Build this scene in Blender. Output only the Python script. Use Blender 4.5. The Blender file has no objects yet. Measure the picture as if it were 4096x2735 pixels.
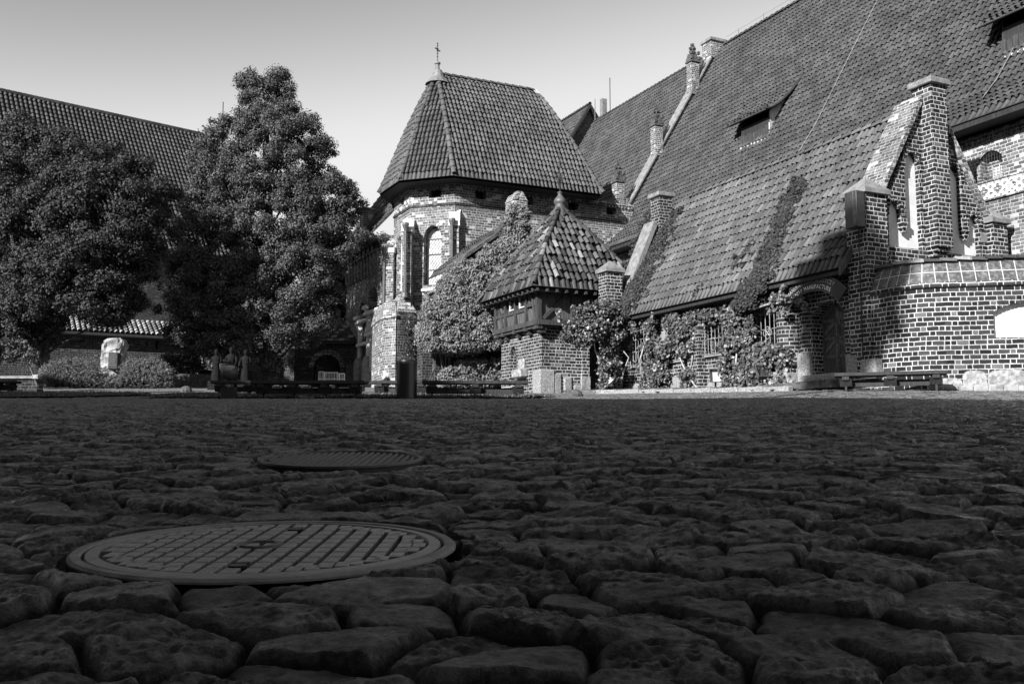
import bpy, math, random, numpy as np
from mathutils import Vector, Matrix
from mathutils.geometry import tessellate_polygon
random.seed(7); RNG=np.random.default_rng(11)
C=bpy.context.scene.collection
R=math.radians
# ------------------------------------------------------------------ camera
PITCH=math.atan((1804-1367.5)/(35/36*4096)); CH=.37
cam=bpy.data.cameras.new('camera'); cam.lens=35; cam.sensor_width=36; cam.clip_start=.05; cam.clip_end=2000
co=bpy.data.objects.new('camera',cam); C.objects.link(co); co.location=(0,0,CH); co.rotation_euler=(math.pi/2+PITCH,0,0)
sc=bpy.context.scene; sc.camera=co
sc.cycles.use_denoising=True
sc.cycles.max_bounces=5; sc.cycles.diffuse_bounces=3; sc.cycles.transparent_max_bounces=4
# ------------------------------------------------------------------ light
SUN_EL=R(26); SAZ=Vector((-.615,-.788)).normalized()
SDIR=Vector((SAZ.x*math.cos(SUN_EL),SAZ.y*math.cos(SUN_EL),math.sin(SUN_EL)))
w=bpy.data.worlds.new('World'); sc.world=w; w.use_nodes=True
nt=w.node_tree; bg=nt.nodes['Background']
sky=nt.nodes.new('ShaderNodeTexSky'); sky.sky_type='NISHITA'; sky.sun_disc=False; sky.sun_elevation=SUN_EL
sky.sun_rotation=math.atan2(SAZ.x,SAZ.y); sky.air_density=1.0; sky.dust_density=.6; sky.ozone_density=3
sep=nt.nodes.new('ShaderNodeSeparateColor'); nt.links.new(sky.outputs[0],sep.inputs[0])
mx=nt.nodes.new('ShaderNodeMath'); mx.operation='MULTIPLY_ADD'; mx.inputs[1].default_value=.85
nt.links.new(sep.outputs[0],mx.inputs[0])
mg=nt.nodes.new('ShaderNodeMath'); mg.operation='MULTIPLY'; mg.inputs[1].default_value=.15
nt.links.new(sep.outputs[1],mg.inputs[0]); nt.links.new(mg.outputs[0],mx.inputs[2])
# deep-red filter of the black-and-white photograph: the far-from-sun upper sky goes dark, the horizon stays pale
pw=nt.nodes.new('ShaderNodeMath'); pw.operation='POWER'; pw.inputs[1].default_value=2.4; nt.links.new(mx.outputs[0],pw.inputs[0])
ps=nt.nodes.new('ShaderNodeMath'); ps.operation='MULTIPLY'; ps.inputs[1].default_value=1.22; nt.links.new(pw.outputs[0],ps.inputs[0])
pm=nt.nodes.new('ShaderNodeMath'); pm.operation='SMOOTH_MIN'; pm.inputs[1].default_value=3.9; pm.inputs[2].default_value=2.2; nt.links.new(ps.outputs[0],pm.inputs[0])
nt.links.new(pm.outputs[0],bg.inputs[0]); bg.inputs[1].default_value=.10
sl=bpy.data.lights.new('sun','SUN'); sl.energy=5.0; sl.angle=R(.5); sl.color=(1,1,1)
so=bpy.data.objects.new('sun',sl); C.objects.link(so); so.rotation_euler=SDIR.to_track_quat('Z','Y').to_euler(); so.location=(-30,-40,40)
vs=sc.view_settings; vs.view_transform='Standard'; vs.look='None'; vs.gamma=1; vs.exposure=1.16
# ------------------------------------------------------------------ measured frames
FO=35/36*4096; _c,_s=math.cos(PITCH),math.sin(PITCH)
def ray(x,y):
    u=(x-2048)/FO; v=(1367.5-y)/FO
    return Vector((u,_c-v*_s,_s+v*_c))
AX=Vector((-math.sin(R(25.6)),math.cos(R(25.6)),0)); BX=Vector((AX.y,-AX.x,0)); ZX=Vector((0,0,1))
def L(a,b,z): return AX*a+BX*b+ZX*z
def at(x,y,Y):
    r=ray(x,y); return r*(Y/r.y)+ZX*CH
def onp(x,y,p,n):
    r=ray(x,y); o=Vector((0,0,CH)); return o+r*((p-o).dot(n)/r.dot(n))
def onb(x,y,b): return onp(x,y,BX*b,BX)
def ona(x,y,a): return onp(x,y,AX*a,AX)
def ab(p): return (p.dot(AX),p.dot(BX),p.z)
_gy=[-60,0,6,12,18,25.5,36,45,57,80,150,600]; _gv=[-2.5,0,.47,.88,1.25,1.70,2.45,3.25,4.0,5.1,7,12]
_gyy=np.linspace(-60,600,6600); _gzz=np.interp(_gyy,_gy,_gv); _k=np.ones(25)/25; _gs=np.convolve(np.pad(_gzz,12,mode='edge'),_k,'valid')
def gz(x,y):
    z=np.interp(y,_gyy,_gs)
    sx=np.clip((np.asarray(x,float)-2)/8,0,1); sx=sx*sx*(3-2*sx); sy=np.clip((np.asarray(y,float)-17)/9,0,1); sy=sy*sy*(3-2*sy)
    return z+.24*sx*sy
def G(x,y): return float(gz(x,y))
def hit(x,y):
    r=ray(x,y); k=8.
    while k<70:
        p=r*k
        if CH+p.z<G(p.x,p.y): return Vector((p.x,p.y,G(p.x,p.y)))
        k+=.05
    return r*40+ZX*CH
# ------------------------------------------------------------------ object helpers
OFF={}
def thing(name,label,cat,loc=(0,0,0),group=None):
    o=bpy.data.objects.new(name,None); C.objects.link(o); o.location=loc; o.empty_display_size=.3
    o['label']=label; o['category']=cat
    if group: o['group']=group
    OFF[o]=Vector(loc); return o
def tag(o,label=None,cat=None,group=None,kind=None):
    if label: o['label']=label
    if cat: o['category']=cat
    if group: o['group']=group
    if kind: o['kind']=kind
    return o
def uvmap(me,off):
    n=len(me.loops); co_=np.empty(len(me.vertices)*3); me.vertices.foreach_get('co',co_); co_=co_.reshape(-1,3)+np.array(off)
    li=np.empty(n,int); me.loops.foreach_get('vertex_index',li)
    pn=np.empty(len(me.polygons)*3); me.polygons.foreach_get('normal',pn); pn=pn.reshape(-1,3)
    lt=np.empty(len(me.polygons),int); me.polygons.foreach_get('loop_total',lt)
    N=np.repeat(pn,lt,axis=0); P=co_[li]
    t=np.stack([-N[:,1],N[:,0],0*N[:,0]],1); ln=np.linalg.norm(t,axis=1); flat=ln<.05
    t[flat]=[1,0,0]; ln[flat]=1; t/=ln[:,None]
    v=np.cross(N,t); v[(np.abs(N[:,2])<.3)]=[0,0,1]; v[flat]=[0,1,0]
    uv=np.stack([(P*t).sum(1),(P*v).sum(1)],1).astype(np.float32)
    l=me.uv_layers.new(name='UVMap'); l.data.foreach_set('uv',uv.ravel())
def link(name,me,mat,parent,uv=True,smooth=False):
    off=OFF.get(parent,Vector((0,0,0)))
    if uv: uvmap(me,off)
    if mat: me.materials.append(mat)
    if smooth: me.shade_smooth()
    o=bpy.data.objects.new(name,me); C.objects.link(o)
    if parent: o.parent=parent
    OFF[o]=off; return o
class MB:
    def __init__(s): s.v=[]; s.f=[]
    def add(s,vs,fs):
        k=len(s.v); s.v+= [Vector(p) for p in vs]; s.f+=[tuple(i+k for i in f) for f in fs]; return s
    def box(s,a0,a1,b0,b1,z0,z1,fr=None):
        P=fr or L
        if a0>a1:a0,a1=a1,a0
        if b0>b1:b0,b1=b1,b0
        vs=[P(a,b,z) for z in (z0,z1) for a,b in ((a0,b0),(a1,b0),(a1,b1),(a0,b1))]
        return s.add(vs,[(0,1,2,3),(7,6,5,4),(0,4,5,1),(1,5,6,2),(2,6,7,3),(3,7,4,0)])
    def wbox(s,c,d,rz=0,tilt=None):   # centre, full dims, rotation
        m=Matrix.Rotation(rz,3,'Z')
        if tilt is not None: m=m@tilt
        vs=[Vector(c)+m@Vector((x*d[0]/2,y*d[1]/2,z*d[2]/2)) for z in (-1,1) for x,y in ((-1,-1),(1,-1),(1,1),(-1,1))]
        return s.add(vs,[(3,2,1,0),(4,5,6,7),(1,5,4,0),(2,6,5,1),(3,7,6,2),(0,4,7,3)])
    def prism(s,pts,vec):
        n=len(pts); vec=Vector(vec); pts=[Vector(p) for p in pts]
        vs=pts+[p+vec for p in pts]
        tri=tessellate_polygon([pts])
        fs=[t for t in tri]+[tuple(i+n for i in reversed(t)) for t in tri]
        fs+=[(i,(i+1)%n,(i+1)%n+n,i+n) for i in range(n)]
        return s.add(vs,fs)
    def holed(s,outer,holes,fr,d0,d1):
        """wall slab: 2-D outline with holes; fr(u,v,d)->point"""
        loops=[[Vector((u,v,0)) for u,v in lp] for lp in [outer]+holes]
        tri=tessellate_polygon(loops); flat=[p for lp in loops for p in lp]; n=len(flat)
        vs=[fr(p.x,p.y,d0) for p in flat]+[fr(p.x,p.y,d1) for p in flat]
        fs=[t for t in tri]+[tuple(i+n for i in reversed(t)) for t in tri]
        k=0
        for lp in loops:
            m=len(lp); fs+=[(k+i,k+(i+1)%m,k+(i+1)%m+n,k+i+n) for i in range(m)]; k+=m
        return s.add(vs,fs)
    def tube(s,pts,r,n=6,caps=True):
        pts=[Vector(p) for p in pts]; k=len(s.v); rr=r if isinstance(r,(list,tuple)) else [r]*len(pts)
        for i,p in enumerate(pts):
            d=(pts[min(i+1,len(pts)-1)]-pts[max(i-1,0)]).normalized()
            x=d.cross(ZX) if abs(d.z)<.95 else d.cross(Vector((1,0,0)))
            x.normalize(); y=d.cross(x)
            for j in range(n):
                an=2*math.pi*j/n; s.v.append(p+x*math.cos(an)*rr[i]+y*math.sin(an)*rr[i])
        for i in range(len(pts)-1):
            for j in range(n): s.f.append((k+i*n+j,k+i*n+(j+1)%n,k+(i+1)*n+(j+1)%n,k+(i+1)*n+j))
        if caps: s.f.append(tuple(k+j for j in range(n))[::-1]); m=k+(len(pts)-1)*n; s.f.append(tuple(m+j for j in range(n)))
        return s
    def lathe(s,c,prof,n=24,fr=None,a0=0,a1=2*math.pi):
        c=Vector(c); k=len(s.v); full=abs(a1-a0-2*math.pi)<1e-4; m=n if full else n+1
        for r,z in prof:
            for j in range(m):
                an=a0+(a1-a0)*j/n; s.v.append(c+Vector((r*math.cos(an),r*math.sin(an),z)))
        for i in range(len(prof)-1):
            for j in range(n): s.f.append((k+i*m+j,k+i*m+(j+1)%m,k+(i+1)*m+(j+1)%m,k+(i+1)*m+j))
        return s
    def build(s,name,mat,parent=None,smooth=False,bevel=0,uv=True,fix=True):
        me=bpy.data.meshes.new(name); off=OFF.get(parent,Vector((0,0,0)))
        me.from_pydata([tuple(p-off) for p in s.v],[],s.f); me.update()
        if fix:
            import bmesh
            bm=bmesh.new(); bm.from_mesh(me); bmesh.ops.recalc_face_normals(bm,faces=bm.faces); bm.to_mesh(me); bm.free()
        o=link(name,me,mat,parent,uv,smooth)
        if bevel:
            b=o.modifiers.new('bevel','BEVEL'); b.width=bevel; b.segments=1; b.limit_method='ANGLE'; b.angle_limit=R(40)
        return o
def mesh_np(name,V,F,mat,parent=None,smooth=False,uv=False):
    off=OFF.get(parent,Vector((0,0,0))); V=np.asarray(V,np.float32)-np.array(off,np.float32); F=np.asarray(F,np.int32)
    me=bpy.data.meshes.new(name); me.vertices.add(len(V)); me.vertices.foreach_set('co',V.ravel())
    n,k=F.shape; me.loops.add(n*k); me.loops.foreach_set('vertex_index',F.ravel())
    me.polygons.add(n); me.polygons.foreach_set('loop_start',np.arange(0,n*k,k,dtype=np.int32))
    me.update(calc_edges=True); me.validate()
    return link(name,me,mat,parent,uv,smooth)
# ------------------------------------------------------------------ materials (the photograph is black and white)
def newmat(name,rough=.8,spec=.3):
    m=bpy.data.materials.new(name); m.use_nodes=True; b=m.node_tree.nodes['Principled BSDF']
    b.inputs['Roughness'].default_value=rough; b.inputs['Specular IOR Level'].default_value=spec
    return m,m.node_tree,b
class NG:
    def __init__(s,nt): s.nt=nt
    def m(s,op,a,b=None,c=None):
        n=s.nt.nodes.new('ShaderNodeMath'); n.operation=op
        for i,x in enumerate((a,b,c)):
            if x is None: continue
            if isinstance(x,(int,float)): n.inputs[i].default_value=x
            else: s.nt.links.new(x,n.inputs[i])
        return n.outputs[0]
    def ss(s,x,e0,e1,o0=0.,o1=1.):
        n=s.nt.nodes.new('ShaderNodeMapRange'); n.interpolation_type='SMOOTHSTEP'
        for i,q in enumerate((x,e0,e1,o0,o1)):
            if isinstance(q,(int,float)): n.inputs[i].default_value=q
            else: s.nt.links.new(q,n.inputs[i])
        return n.outputs[0]
    def noise(s,scale,detail=3,vec=None,rough=.55,out=0):
        n=s.nt.nodes.new('ShaderNodeTexNoise'); n.inputs['Scale'].default_value=scale; n.inputs['Detail'].default_value=detail; n.inputs['Roughness'].default_value=rough
        if vec is not None: s.nt.links.new(vec,n.inputs['Vector'])
        return n.outputs[out]
    def obj(s): return s.nt.nodes.new('ShaderNodeTexCoord').outputs['Object']
    def grey(s,v,bs):
        n=s.nt.nodes.new('ShaderNodeCombineColor')
        for i in range(3): s.nt.links.new(v,n.inputs[i])
        s.nt.links.new(n.outputs[0],bs.inputs['Base Color'])
    def bump(s,h,bs,dist=.01,st=1.):
        n=s.nt.nodes.new('ShaderNodeBump'); n.inputs['Distance'].default_value=dist; n.inputs['Strength'].default_value=st
        s.nt.links.new(h,n.inputs['Height']); s.nt.links.new(n.outputs[0],bs.inputs['Normal'])
def plain(name,v0,v1=None,scale=4,rough=.8,spec=.3,bump=0,bscale=None,det=4):
    m,nt,b=newmat(name,rough,spec); g=NG(nt); o=g.obj()
    f=g.noise(scale,det,o); f=g.ss(f,.3,.7,v0,v1 if v1 is not None else v0*1.25); g.grey(f,b)
    if bump: g.bump(g.noise(bscale or scale*4,5,o,.65),b,bump)
    return m
def brickmat(name,h=.112,Ls=.28,Sh=.135,mort=.014,lo=.035,hi=.13,mc=.62,light=.06,stain=.5):
    m,nt,b=newmat(name,.85,.2); g=NG(nt)
    uvn=nt.nodes.new('ShaderNodeUVMap'); sp=nt.nodes.new('ShaderNodeSeparateXYZ')
    ns=g.noise(2.2,2,g.obj(),.5,1)
    va=nt.nodes.new('ShaderNodeVectorMath'); va.operation='MULTIPLY_ADD'; nt.links.new(ns,va.inputs[0]); va.inputs[1].default_value=(.03,.03,0); nt.links.new(uvn.outputs[0],va.inputs[2])
    ns2=g.noise(28,2,g.obj(),.5,1); vb=nt.nodes.new('ShaderNodeVectorMath'); vb.operation='MULTIPLY_ADD'; nt.links.new(ns2,vb.inputs[0]); vb.inputs[1].default_value=(.017,.017,0); nt.links.new(va.outputs[0],vb.inputs[2])
    nt.links.new(vb.outputs[0],sp.inputs[0]); u,v=sp.outputs[0],sp.outputs[1]
    rv=g.m('DIVIDE',v,h); row=g.m('FLOOR',rv); fv=g.m('MULTIPLY',g.m('FRACT',rv),h)
    wn=nt.nodes.new('ShaderNodeTexWhiteNoise'); wn.noise_dimensions='1D'; nt.links.new(row,wn.inputs['W'])
    T=Ls+Sh
    u2=g.m('ADD',u,g.m('ADD',g.m('MULTIPLY',g.m('MODULO',row,2.),T*.5),g.m('MULTIPLY',wn.outputs[0],.16)))
    q=g.m('DIVIDE',g.m('ADD',u2,200*T),T); col=g.m('FLOOR',q); mm=g.m('MULTIPLY',g.m('FRACT',q),T)
    du=g.m('MINIMUM',g.m('MINIMUM',mm,g.m('SUBTRACT',T,mm)),g.m('ABSOLUTE',g.m('SUBTRACT',mm,Ls)))
    dv=g.m('MINIMUM',fv,g.m('SUBTRACT',h,fv)); d=g.m('MINIMUM',du,dv)
    mask=g.ss(d,mort*.35,mort*.75)
    cv=nt.nodes.new('ShaderNodeCombineXYZ'); nt.links.new(col,cv.inputs[0]); nt.links.new(row,cv.inputs[1]); nt.links.new(g.m('GREATER_THAN',mm,Ls),cv.inputs[2])
    w3=nt.nodes.new('ShaderNodeTexWhiteNoise'); nt.links.new(cv.outputs[0],w3.inputs['Vector']); rnd=w3.outputs[0]
    base=g.ss(rnd,0.,1.,lo,hi); base=g.m('ADD',base,g.ss(rnd,1-light,1-light+.01,0.,hi*1.4))
    fine=g.noise(60,3,g.obj()); base=g.m('MULTIPLY',base,g.ss(fine,.2,.8,.6,1.4))
    big=g.noise(.5,4,g.obj()); st=g.ss(big,.35,.7,1-stain*.5,1+stain*.35)
    mcol=g.m('MULTIPLY',g.ss(g.noise(5,4,g.obj()),.25,.75,mc*.6,mc*1.1),st)
    mix=g.m('ADD',g.m('MULTIPLY',g.m('MULTIPLY',base,st),mask),g.m('MULTIPLY',mcol,g.m('SUBTRACT',1.,mask)))
    g.grey(mix,b); g.bump(g.m('ADD',mask,g.m('MULTIPLY',fine,.5)),b,.008)
    return m
def tilemat(name,lo,hi,light=0.,lv=.5,rough=.75):
    m,nt,b=newmat(name,rough,.25); g=NG(nt); ge=nt.nodes.new('ShaderNodeNewGeometry'); r=ge.outputs['Random Per Island']
    v=g.ss(r,0.,1.,lo,hi)
    if light: v=g.m('ADD',v,g.ss(r,1-light,1-light+.03,0.,lv))
    big=g.ss(g.noise(.6,4,g.obj()),.3,.7,.8,1.2); fi=g.ss(g.noise(22,4,g.obj()),.3,.7,.8,1.18)
    g.grey(g.m('MULTIPLY',g.m('MULTIPLY',v,big),fi),b); g.bump(g.noise(40,3,g.obj()),b,.006); return m
def leafmat(name,lo,hi,trans=.25,rough=.42,spec=.5):
    m,nt,b=newmat(name,rough,spec); g=NG(nt); r=nt.nodes.new('ShaderNodeNewGeometry').outputs['Random Per Island']
    v=g.ss(r,0.,1.,lo,hi); g.grey(v,b)
    t=nt.nodes.new('ShaderNodeBsdfTranslucent'); cc=nt.nodes.new('ShaderNodeCombineColor')
    for i in range(3): nt.links.new(v,cc.inputs[i])
    nt.links.new(cc.outputs[0],t.inputs[0]); mxs=nt.nodes.new('ShaderNodeMixShader'); mxs.inputs[0].default_value=trans
    nt.links.new(b.outputs[0],mxs.inputs[1]); nt.links.new(t.outputs[0],mxs.inputs[2]); nt.links.new(mxs.outputs[0],nt.nodes['Material Output'].inputs[0])
    return m
def woodmat(name,lo,hi,rough=.7,vec=(14,14,1.5)):
    m,nt,b=newmat(name,rough,.3); g=NG(nt); mp=nt.nodes.new('ShaderNodeMapping'); nt.links.new(g.obj(),mp.inputs[0]); mp.inputs['Scale'].default_value=vec
    f=g.noise(1.5,5,mp.outputs[0],.6); g.grey(g.ss(f,.3,.7,lo,hi),b); g.bump(f,b,.004); return m
M=dict(
 brick_near=brickmat('brick_near',h=.118,lo=.01,hi=.045,mc=.5,mort=.019),
 brick_candy=brickmat('brick_candy',h=.112,lo=.01,hi=.045,mc=.4,mort=.019),
 brick_great=brickmat('brick_great',h=.105,Ls=.27,Sh=.13,lo=.06,hi=.15,mc=.5,mort=.017,light=.1),
 brick_tower=brickmat('brick_tower',h=.115,lo=.05,hi=.15,mc=.42,mort=.018,light=.12),
 brick_turret=brickmat('brick_turret',h=.115,lo=.015,hi=.055,mc=.42,mort=.021),
 brick_wall=brickmat('brick_wall',h=.115,lo=.012,hi=.035,mc=.12,mort=.018),
 tile_great=tilemat('tile_great',.04,.066), tile_candy=tilemat('tile_candy',.065,.105,light=.04,lv=.03), tile_tower=tilemat('tile_tower',.055,.085),
 tile_turret=tilemat('tile_turret',.02,.085,light=.08,lv=.09), tile_base=plain('tile_base',.015,.025), tile_wall=tilemat('tile_wall',.12,.28,light=.1,lv=.1),
 tile_far=tilemat('tile_far',.035,.06), shingle=tilemat('shingle',.03,.12,light=.1,lv=.15),
 plaster=plain('plaster',.5,.6,3,.9,.1,.004,30), stone=plain('stone',.15,.3,5,.85,.2,.03,9), stone_pale=plain('stone_pale',.4,.6,6,.8,.2,.01,30),  # paler stone for caps and the window sill
 granite=plain('granite',.1,.32,26,.8,.2,.02,14,6), stone_dark=plain('stone_dark',.04,.1,7,.85,.2,.03,12), coping=plain('coping',.12,.22,5,.8,.2,.006,30),
 wood_dark=woodmat('wood_dark',.025,.06), wood_frame=woodmat('wood_frame',.022,.055), wood_mid=woodmat('wood_mid',.035,.1), wood_black=woodmat('wood_black',.012,.03), wood_pale=woodmat('wood_pale',.35,.6),
 metal=plain('metal',.02,.035,8,.45,.5), iron=plain('iron',.05,.09,8,.5,.5), rust=plain('rust',.16,.3,9,.6,.4), lead=plain('lead',.1,.18,6,.45,.5), lead_light=plain('lead_light',.3,.5,6,.4,.5),
 glass=plain('glass',.01,.02,2,.08,.6), glass_pale=plain('glass_pale',.35,.6,3,.25,.6), black=plain('black_paint',.012,.02,3,.5,.4), white=plain('white_paint',.78,.85,3,.6,.3), lettering=plain('lettering',.7,.75,3,.6,.3),
 bark=plain('bark',.05,.12,9,.95,.1,.03,26), leaf_tree=leafmat('leaf_tree',.03,.1,.1,.6,.18), leaf_tree2=leafmat('leaf_tree_dark',.02,.06,.1,.6,.18), leaf_ivy=leafmat('leaf_ivy',.055,.2,.2,.6,.3), leaf_vine=leafmat('leaf_vine',.025,.115,.2), leaf_dark=leafmat('leaf_dark',.015,.05), leaf_roof=leafmat('leaf_roof',.012,.05,.08,.65,.2),
 juniper=leafmat('juniper',.03,.09,.1,.6,.3), grass=leafmat('grass',.06,.16,.2,.6,.2), stem=plain('stem',.2,.4,9,.9,.1), bronze=plain('bronze',.004,.008,6,.8,.15), stone_plinth=plain('stone_plinth',.14,.34,9,.85,.2,.03,16), plaque=plain('plaque',.025,.045,30,.7,.2,.01,40),  # bronze: tree shade over the statues is put into its near-black colour
)
# ------------------------------------------------------------------ roofs
def _prof(zp,D):
    f=np.array([p[0] for p in zp]); z=np.array([p[1] for p in zp]); n=f*D
    S=np.concatenate([[0],np.cumsum(np.hypot(np.diff(n),np.diff(z)))]); return f,z,n,S
def tile_face(C0,C1,T0,T1,zp,pw=.22,cl=.34,r=.075,jit=.006,lift=.04,seg=5,over=.09,hf=1.45):
    """half-round clay tiles over one roof face: eave C0->C1 (2-D in a,b), tops T0,T1; returns V,F for tiles and base quads"""
    C0,C1,T0,T1=[np.array(p,float) for p in (C0,C1,T0,T1)]
    U=(C1-C0); LU=np.linalg.norm(U); U=U/LU; N=np.array([-U[1],U[0]])
    if (T0-C0)@N<0: N=-N
    D=(T0-C0)@N; f,z,n,S=_prof(zp,D)
    u0=0;u1=(T0-C0)@U;w0=LU;w1=(T1-C0)@U
    AXn,BXn=np.array(AX),np.array(BX)
    def P(u,s,up):
        ff=np.interp(s,S,f); zz=np.interp(s,S,z); nn=ff*D
        e=.05; dn=(np.interp(s+e,S,n)-np.interp(s-e,S,n)); dz=(np.interp(s+e,S,z)-np.interp(s-e,S,z)); l=np.hypot(dn,dz); l[l==0]=1
        ex=np.minimum(s,0); nn=nn-dz/l*up+ex*dn/l; zz=zz+dn/l*up+ex*dz/l
        a=C0[0]+U[0]*u+N[0]*nn; b=C0[1]+U[1]*u+N[1]*nn
        return a[...,None]*AXn+b[...,None]*BXn+zz[...,None]*np.array([0,0,1.])
    ncol=int(max(w0,w1)-min(0,u1))//1; ks=np.arange(math.floor(min(0,u1)/pw),math.ceil(max(w0,w1)/pw)+1); js=np.arange(0,int(S[-1]/cl)+1)
    K,J=np.meshgrid((ks+.5)*pw,js*cl,indexing='ij'); K=K.ravel();J=J.ravel()
    fm=np.interp(J+cl*.5,S,f); lo=u0+(u1-u0)*fm; hi=w0+(w1-w0)*fm; ok=(K>lo+pw*.15)&(K<hi-pw*.15)&(J+cl*.4<S[-1]); K=K[ok];J=J[ok]
    m=len(K); th=np.linspace(0,math.pi,seg+1); ju=RNG.normal(0,jit,m); jl=RNG.normal(0,jit,m); jv=RNG.normal(0,jit*1.5,m)
    V=[]
    for e,(ds,rr,lf) in enumerate(((-.02,1.,lift),(cl*1.04,.82,.0))):
        for t in th:
            V.append(P(K+ju*(1+e)+r*rr*math.cos(t),np.minimum(J+ds+jv-(over*(J<1e-6) if e==0 else 0),S[-1]+.05),r*rr*math.sin(t)*hf+lf+jl))
    V=np.stack(V,1); nv=2*(seg+1)
    q=np.array([[i+1,i,i+seg+1,i+seg+2] for i in range(seg)]); F=(q[None]+np.arange(m)[:,None,None]*nv).reshape(-1,4)
    V=V.reshape(-1,3)
    ss=np.linspace(0,S[-1],max(6,int(S[-1]/.6))); fs=np.interp(ss,S,f)
    B=np.stack([P(u0+(u1-u0)*fs,ss,0*ss),P(w0+(w1-w0)*fs,ss,0*ss),P(u0+(u1-u0)*fs,ss,0*ss-.045),P(w0+(w1-w0)*fs,ss,0*ss-.045)],1).reshape(-1,3)
    BF=[]
    for i in range(len(ss)-1):
        k=i*4; BF+=[[k,k+1,k+5,k+4],[k+3,k+2,k+6,k+7],[k+2,k,k+4,k+6],[k+1,k+3,k+7,k+5]]
    k=(len(ss)-1)*4; BF+=[[0,2,3,1],[k,k+1,k+3,k+2]]
    return V,F,B,np.array(BF)
def merge(parts):
    V=[];F=[];k=0
    for v,f in parts: V.append(v);F.append(f+k);k+=len(v)
    return np.concatenate(V),np.concatenate(F)
def barrels(pts,r=.12,ln=.4,seg=5):
    pts=[np.array(p,float) for p in pts]; d=[0]
    for i in range(1,len(pts)): d.append(d[-1]+np.linalg.norm(pts[i]-pts[i-1]))
    n=max(1,int(d[-1]/ln)); P=np.array(pts); out=[]
    def pt(s): return np.array([np.interp(s,d,P[:,i]) for i in range(3)])
    for j in range(n):
        p0=pt(j*ln); p1=pt((j+1)*ln+.05); t=p1-p0; t/=np.linalg.norm(t); x=np.cross(t,[0,0,1]); x/=np.linalg.norm(x); y=np.cross(x,t)
        if y[2]<0:y=-y
        v=[]
        for p,rr in ((p0,r),(p1,r*.85)):
            for a in np.linspace(-.2,math.pi+.2,seg+1): v.append(p+x*math.cos(a)*rr+y*(math.sin(a)*rr)+y*(.03 if rr==r else 0))
        f=np.array([[i,i+1,i+seg+2,i+seg+1] for i in range(seg)]); out.append((np.array(v),f))
    return merge(out)
def roof(parent,mat,faces,ridges=(),name='roof',**k):
    tv=[];bv=[]
    for fc in faces:
        kk=dict(k); 
        if len(fc)>5: kk.update(fc[5])
        V,F,B,BF=tile_face(*fc[:5],**kk); tv.append((V,F)); bv.append((B,BF))
    b=mesh_np(name,*merge(bv),M['tile_base'],parent)
    o=mesh_np('roof_tiles',*merge(tv),mat,b,smooth=True)
    if ridges: mesh_np('ridge_tiles',*merge([barrels(*r) if isinstance(r,tuple) else barrels(r) for r in ridges]),mat,b,smooth=True)
    return b
def edge3(Cc,Tt,zp,up=.06,n=12):
    f=np.linspace(0,1,n); fz=[p[0] for p in zp]; z=[p[1] for p in zp]
    return [L(Cc[0]+(Tt[0]-Cc[0])*q,Cc[1]+(Tt[1]-Cc[1])*q,float(np.interp(q,fz,z))+up) for q in f]
# ------------------------------------------------------------------ foliage
def leafmesh(name,P,Nn,size,mat,parent=None,asp=.62,jn=.6,droop=0.,var=.35,tip=None):
    P=np.asarray(P,float); n=len(P); Nn=np.asarray(Nn,float)+RNG.normal(0,jn,(n,3)); Nn/=np.linalg.norm(Nn,axis=1)[:,None]+1e-9
    t=RNG.normal(0,1,(n,3)); t[:,2]-=droop
    if tip is not None: t=t*.35+tip
    t-=Nn*(t*Nn).sum(1)[:,None]; t/=np.linalg.norm(t,axis=1)[:,None]+1e-9; s=np.cross(Nn,t)
    sz=size*RNG.uniform(1-var,1+var,n)[:,None]; 
    V=np.stack([P-t*sz*.5,P+s*sz*asp*.5-Nn*sz*.12,P+t*sz*.5-Nn*sz*.1,P-s*sz*asp*.5-Nn*sz*.12],1).reshape(-1,3)
    F=np.arange(n*4).reshape(-1,4); return mesh_np(name,V,F,mat,parent)
def clumps(cen,rad,per,flat=.85,shell=.45):
    """points and outward normals scattered through ellipsoidal clumps"""
    P=[];N=[]
    for c,r in zip(cen,rad):
        k=int(per*(r/.4)**2); d=RNG.normal(0,1,(k,3)); d/=np.linalg.norm(d,axis=1)[:,None]
        q=RNG.uniform(shell,1.08,k)[:,None]*r; P.append(np.asarray(c)+d*q*[1,1,flat]); N.append(d+[0,0,.25])
    return np.concatenate(P),np.concatenate(N)
def inpoly(x,y,poly):
    r=np.zeros(x.shape,bool); n=len(poly)
    for i in range(n):
        x0,y0=poly[i]; x1,y1=poly[(i+1)%n]
        if y0==y1: continue
        c=((y0>y)!=(y1>y))&(x<(x1-x0)*(y-y0)/(y1-y0)+x0); r^=c
    return r
def rowext(poly,y):
    xs=[]
    for i in range(len(poly)):
        x0,y0=poly[i];x1,y1=poly[(i+1)%len(poly)]
        if (y0>y)!=(y1>y): xs.append(x0+(x1-x0)*(y-y0)/(y1-y0))
    return (min(xs),max(xs)) if xs else (0,0)
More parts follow.
